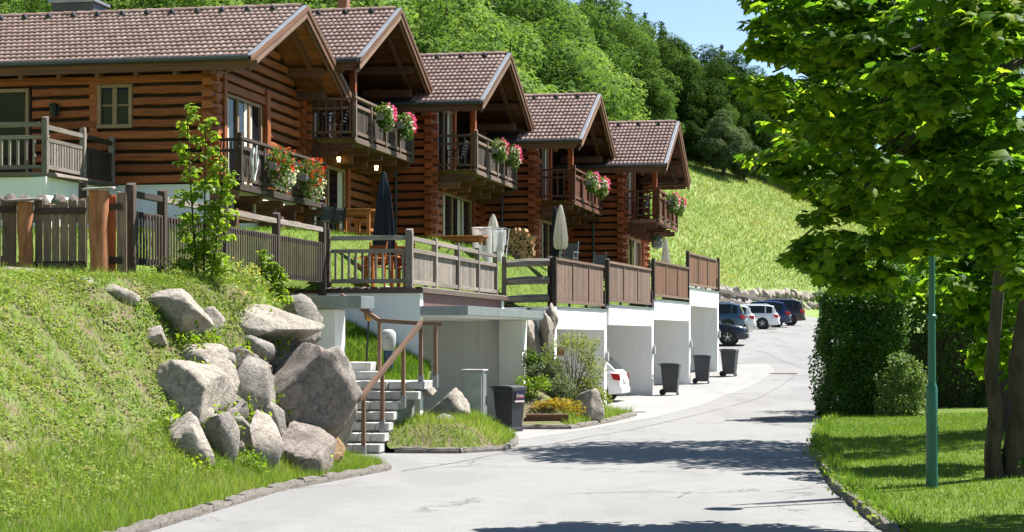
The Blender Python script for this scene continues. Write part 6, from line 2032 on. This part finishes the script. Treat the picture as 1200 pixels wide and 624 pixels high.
# bright branch ends close to the camera
# ---- multi-stemmed tree in the lawn, crown high above the frame
q = P(1176, 557, 26.9); q.z = float(lawn_z(np.array([q.x]), np.array([q.y]))[0])
bl2 = []
for px, py, Y, rr in ((1120, 340, 29, .55), (1150, 365, 29.5, .6), (1180, 345, 29, .7), (1195, 400, 29.5, .6), (1165, 415, 30, .5), (1110, 305, 30, .7), (1200, 300, 29, .8), (1160, 300, 30, .8), (1060, 330, 31, .5), (1020, 325, 31, .45), (1205, 440, 29, .4)):
    c_ = P(px, py, Y); bl2.append((c_.x - q.x, c_.y - q.y, c_.z - q.z, rr, rr, rr * .6))
for i in range(30):
    bl2.append((r2.uniform(-1.2, 3.2), r2.uniform(-5.2, -3.4), r2.uniform(7.6, 9.6), .7, .7, .5))
maple("double stemmed tree trunk standing in the lawn at the right edge", q, bl2, 11000, 0.17,
      [[(-.10, 0, -.3), (-.16, 0, .35), (-.10, 0.03, .9), (-.18, 0, 1.5), (-.05, 0, 3.0), (.3, 0, 7.5)], [(.2, .1, -.3), (.17, .1, .3), (.27, .08, .9), (.24, .12, 1.6), (.45, .1, 3.0), (.8, .2, 7.8)]], [[.17, .12, .115, .095, .085, .04], [.24, .17, .155, .14, .11, .04]], 0, 321)
q = P(1187, 500, 27.6); q.z = float(lawn_z(np.array([q.x]), np.array([q.y]))[0])
t = thing("low_shrub", q, "small dark shrub growing round the foot of the double stemmed tree", "shrub")
b = MB(); b.tube([(0, 0, -.1), (0, 0, .4)], .02, 5); b.build("stem", BARK, t)
sub("foliage", foliage(331, [(0, -.5, .3, .35, .35, .3), (.4, -.3, .45, .35, .3, .45), (-.25, -.5, .2, .25, .2, .2), (.1, -.5, .7, .25, .2, .3)], 1000, 0.09, T_OVAL, L_HEDGE, "foliage"), t)
# ---- trees behind the hedge whose shade falls over lawn and road
def shade_tree(X, Y, h0, h1, rad, n, label, seed, ox=0.0, oy=0.0):
    z = float(zr(Y)) + .2
    r = np.random.default_rng(seed); blobs = []
    for i in range(40):
        d = unit_vecs(r, 1)[0]; s = r.uniform(.45, .85)
        blobs.append((d[0] * rad * s + ox, d[1] * rad * s + oy, (h0 + h1) / 2 + d[2] * (h1 - h0) / 2 * s, rad * .30, rad * .30, rad * .24))
    maple(label, (X, Y, z), blobs, n, 0.24, [[(0, 0, -.3), (.05, 0, 1.5), (0, .05, (h0 + h1) / 2), (0, 0, h1 * .9)]], [[.26, .22, .15, .05]], 14, seed, T_OVAL)
shade_tree(10.2, 39.2, 5.0, 12.0, 4.2, 15000, "leafy tree behind the lamp post whose shade falls across the road", 341, -0.9, -1.0)
shade_tree(14.8, 40.5, 3.6, 9.5, 3.2, 9000, "dark leafy tree at the back of the lawn", 351)
shade_tree(13.5, 54.0, 1.0, 8.0, 3.4, 9000, "dark leafy tree rising behind the clipped hedge", 361)
shade_tree(19.0, 44.5, 0.6, 9.0, 3.6, 9000, "broad dark tree behind the double stemmed trunk", 371)

# ---- hedge and shrubs
def box_hedge(label, x0, x1, y0, y1, z0, h, n, seed, mat=L_HEDGE, size=0.085, rz=0.0):
    t = thing("hedge", ((x0 + x1) / 2, (y0 + y1) / 2, z0), label, "hedge", rz)
    hx, hy = (x1 - x0) / 2, (y1 - y0) / 2
    r = np.random.default_rng(seed)
    Pn = np.stack([r.uniform(-hx, hx, n), r.uniform(-hy, hy, n), r.uniform(0, h, n)], 1)
    face = r.random(n)
    nr = np.zeros((n, 3))
    a = face < .30; Pn[a, 0] = -hx; nr[a, 0] = -1
    c = (face >= .30) & (face < .72); Pn[c, 1] = -hy; nr[c, 1] = -1
    e = (face >= .72) & (face < .84); Pn[e, 2] = h; nr[e, 2] = 1
    g = (face >= .84) & (face < .92); Pn[g, 0] = hx; nr[g, 0] = 1
    dep = np.abs(r.normal(0, .20, n)) - .06
    bul = np.array([mnoise.noise(Vector(p * 1.3)) for p in Pn]) * .32
    Pn -= nr * (dep - bul)[:, None]
    nn = nr * .5 + unit_vecs(r, n) * .6; nn[:, 2] += .3
    V, Fa = leaf_arrays(r, Pn, nn, size * (.6 + .7 * r.random(n)), T_OVAL)
    sub("foliage", mesh_np("foliage", V, Fa, mat), t)
    b = MB(); b.box(-hx + .5, hx - .5, -hy + .5, hy - .5, 0, h - .5); b.build("branches", BARK, t)
    return t
zh = float(zr(49)) + .05
box_hedge("tall clipped dark hedge at the bend of the road", 8.25, 10.1, 48.3, 50.8, zh, 3.25, 30000, 401)
box_hedge("long dark hedge closing the back of the lawn", 10.0, 22, 51.0, 53, zh, 2.7, 26000, 402)
box_hedge("dark hedge running along the road beyond the bend", 12.6, 14.2, 53.5, 60, zh, 3.3, 9000, 403)
def bush(px, py, Y, blobs, n, size, mat, label, name="shrub", f=None, tm=T_OVAL, stems=5, shell=.4):
    X = (px - CX) / FPX * Y
    z = f(X, Y) if f else (HY - py) / FPX * Y
    t = thing(name, (X, Y, z), label, "shrub")
    b = MB()
    for i in range(stems):
        c = blobs[i % len(blobs)]
        b.tube([(rnd.uniform(-.05, .05), rnd.uniform(-.05, .05), -.1), (c[0] * .5, c[1] * .5, c[2] * .55), (c[0] + rnd.uniform(-.1, .1), c[1], c[2] + c[5] * .7)], [.014, .010, .004], 5)
    b.build("stem", BARK, t)
    sub("foliage", foliage(rnd.randrange(9999), blobs, n, size, tm, mat, "foliage", .4, .7, shell), t)
    return t
bush(1058, 492, 47.6, [(0, 0, .5, .55, .4, .5), (.1, 0, 1.15, .5, .35, .5), (-.3, 0, .95, .45, .3, .4), (.35, .1, .3, .4, .3, .3), (-.4, 0, .35, .35, .3, .35), (.35, 0, .9, .35, .3, .4), (-.1, 0, 1.5, .3, .3, .25)], 3400, .085, L_PALE, "pale variegated shrub in front of the clipped hedge")
lz = lambda x, y: float(lawn_z(np.array([x]), np.array([y]))[0])
bush(1010, 350, 49.6, [(-.6, 0, 4.2, .7, .6, .5), (.2, 0, 4.0, .7, .6, .55), (-.2, .2, 3.4, .6, .6, .4), (.8, 0, 3.6, .6, .6, .5), (-1.0, 0, 3.7, .35, .4, .3)], 3600, .10, L_HEDGE, "unclipped leafy growth on top of the tall hedge", f=lambda x, y: zh)
# planted bed
i2 = lambda x, y: float(isl2(np.array([x]), np.array([y]))[0])
bush(672, 470, 47.6, [(rnd.uniform(-.65, .65), rnd.uniform(-.3, .3), rnd.uniform(.35, 1.55), .26, .24, .22) for _ in range(30)], 3400, .06, L_SHRUB, "airy pale yellow green shrub in the planted bed before the first garage", f=i2, stems=26, shell=.2, tm=T_DIAM)
bush(634, 462, 47.0, [(rnd.uniform(-.3, .3), 0, rnd.uniform(.25, .6), .22, .2, .25) for _ in range(8)], 1300, .07, L_LAV, "grey green lavender like shrub behind the bin", f=i2, tm=T_DIAM)
bush(628, 445, 48.2, [(rnd.uniform(-.3, .4), 0, rnd.uniform(.5, 1.0), .25, .2, .25) for _ in range(8)], 1100, .08, L_MID, "green leafy shrub against the carport pillar", f=i2)
bush(664, 480, 45.9, [(rnd.uniform(-.8, .35), rnd.uniform(-.2, .2), rnd.uniform(.05, .3), .22, .2, .14) for _ in range(14)], 1500, .06, L_YEL, "yellow and orange ground cover spilling over the timber sleeper", f=i2, tm=T_DIAM)
bush(641, 478, 45.4, [(rnd.uniform(-.45, .45), 0, .12, .2, .14, .12) for _ in range(8)], 700, .055, L_YEL, "low golden plants along the timber sleeper", f=i2, tm=T_DIAM)
bush(655, 470, 46.6, [(rnd.uniform(-.5, .3), rnd.uniform(-.2, .3), rnd.uniform(.1, .5), .26, .22, .2) for _ in range(12)], 1800, .065, L_LAV, "low grey green cushion plants in the middle of the planted bed", f=i2, tm=T_DIAM)
bush(690, 470, 47.9, [(rnd.uniform(-.4, .4), rnd.uniform(-.2, .2), rnd.uniform(.1, .6), .26, .22, .2) for _ in range(9)], 1300, .07, L_SHRUB, "leafy yellow green plants behind the upright rock of the bed", f=i2)
bush(622, 470, 46.0, [(rnd.uniform(-.25, .3), 0, rnd.uniform(.1, .45), .22, .2, .2) for _ in range(8)], 1000, .06, L_SAP, "fresh green plants at the bed's corner beside the bin", f=i2)
# saplings at the picket fence
def sapling(px, Y, h, n, label, wid=.3, seed=1):
    X = (px - CX) / FPX * Y; z = bank1(X, Y)
    t = thing("sapling", (X, Y, z - .05), label, "sapling")
    r = random.Random(seed); b = MB(); blobs = []
    for s in range(3):
        dx, dy = (s - 1) * wid * .8, r.uniform(-.1, .1); hh = h * (1.0, .93, .72)[s]
        if s == 2: dx = wid * 1.0
        if s == 0: dx = -wid * .75
        if s == 1: dx = wid * .15
        b.tube([(dx * .3, dy * .3, -.1), (dx * .7, dy, hh * .5), (dx, dy, hh)], [.022, .015, .005], 6)
        m = int(hh / .14)
        for i in range(m):
            u = .12 + .88 * i / m
            w = wid * (1.05 - .75 * u)
            a = r.random() * 6.28
            blobs.append((dx * (.3 + .7 * u) + math.cos(a) * w * .7, dy * u + math.sin(a) * w * .6, hh * u, w * .55 + .04, w * .55 + .04, .09))
    b.build("stem", BARK, t, True)
    sub("foliage", foliage(seed + 5, blobs, n, .078, T_MAPLE, L_SAP, "foliage", .8, .35, .2, .5), t)
sapling(238, 30.6, 3.02, 2100, "tall bright green sapling growing through the dark picket fence", .38, 501)
sapling(316, 33.5, 1.02, 750, "small bright green sapling at the fence, right of the tall one", .24, 511)
# wild flowers under the fence
def flowers():
    n = 230
    px = r1.uniform(188, 335, n); Y = r1.uniform(30.2, 32.8, n)
    X = (px - CX) / FPX * Y
    Z = bank(X, Y)
    hgt = r1.uniform(.12, .42, n)
    pos = np.stack([X, Y, Z + hgt], 1)
    nr = unit_vecs(r1, n) * .5; nr[:, 2] += .6; nr[:, 1] -= .5
    return np.stack([X, Y, Z], 1), pos, nr, n
g0, pos, nr, n = flowers()
V1, F1 = leaf_arrays(r1, pos, nr, .036 * (0.6 + .8 * r1.random(n)), T_DIAM, 0)
tag(sub("wild_flowers", mesh_np("wild_flowers", V1, F1, B_YEL), None), "tiny yellow wild flowers along the foot of the picket fence", "flowers", kind="stuff")
lv = np.repeat(g0, 9, 0) + r1.normal(0, .07, (n * 9, 3)) * np.array([1, 1, 0]); lv[:, 2] += r1.random(n * 9) * .38
nr = unit_vecs(r1, n * 9); nr[:, 2] += .5
V1, F1 = leaf_arrays(r1, lv, nr, .06 * (.5 + r1.random(n * 9)), T_OVAL, 0)
tag(sub("fence_weeds", mesh_np("fence_weeds", V1, F1, L_DRY), None), "tangle of leafy weeds along the foot of the picket fence", "weeds", kind="stuff")
# weeds between the boulders
w = []
for px, py in ((262, 505), (288, 480), (300, 440), (330, 412), (352, 412), (288, 420), (398, 500), (402, 516), (270, 500), (310, 500), (250, 400), (248, 492), (342, 486), (232, 440), (205, 500), (300, 545), (240, 550), (365, 545), (278, 450), (316, 470), (225, 402)):
    q = hit(px, py, bank1)
    for _ in range(110): w.append((q.x + rnd.gauss(0, .1), q.y - .35 + rnd.gauss(0, .12), q.z + rnd.gauss(.03, .1)))
w = np.array(w); nr = unit_vecs(r1, len(w)); nr[:, 2] += .5; nr[:, 1] -= .4
V1, F1 = leaf_arrays(r1, w, nr, .07 * (.5 + r1.random(len(w))), T_OVAL, 0)
tag(sub("rock_weeds", mesh_np("rock_weeds", V1, F1, L_SAP), None), "small green weeds growing in the gaps between the boulders", "weeds", kind="stuff")
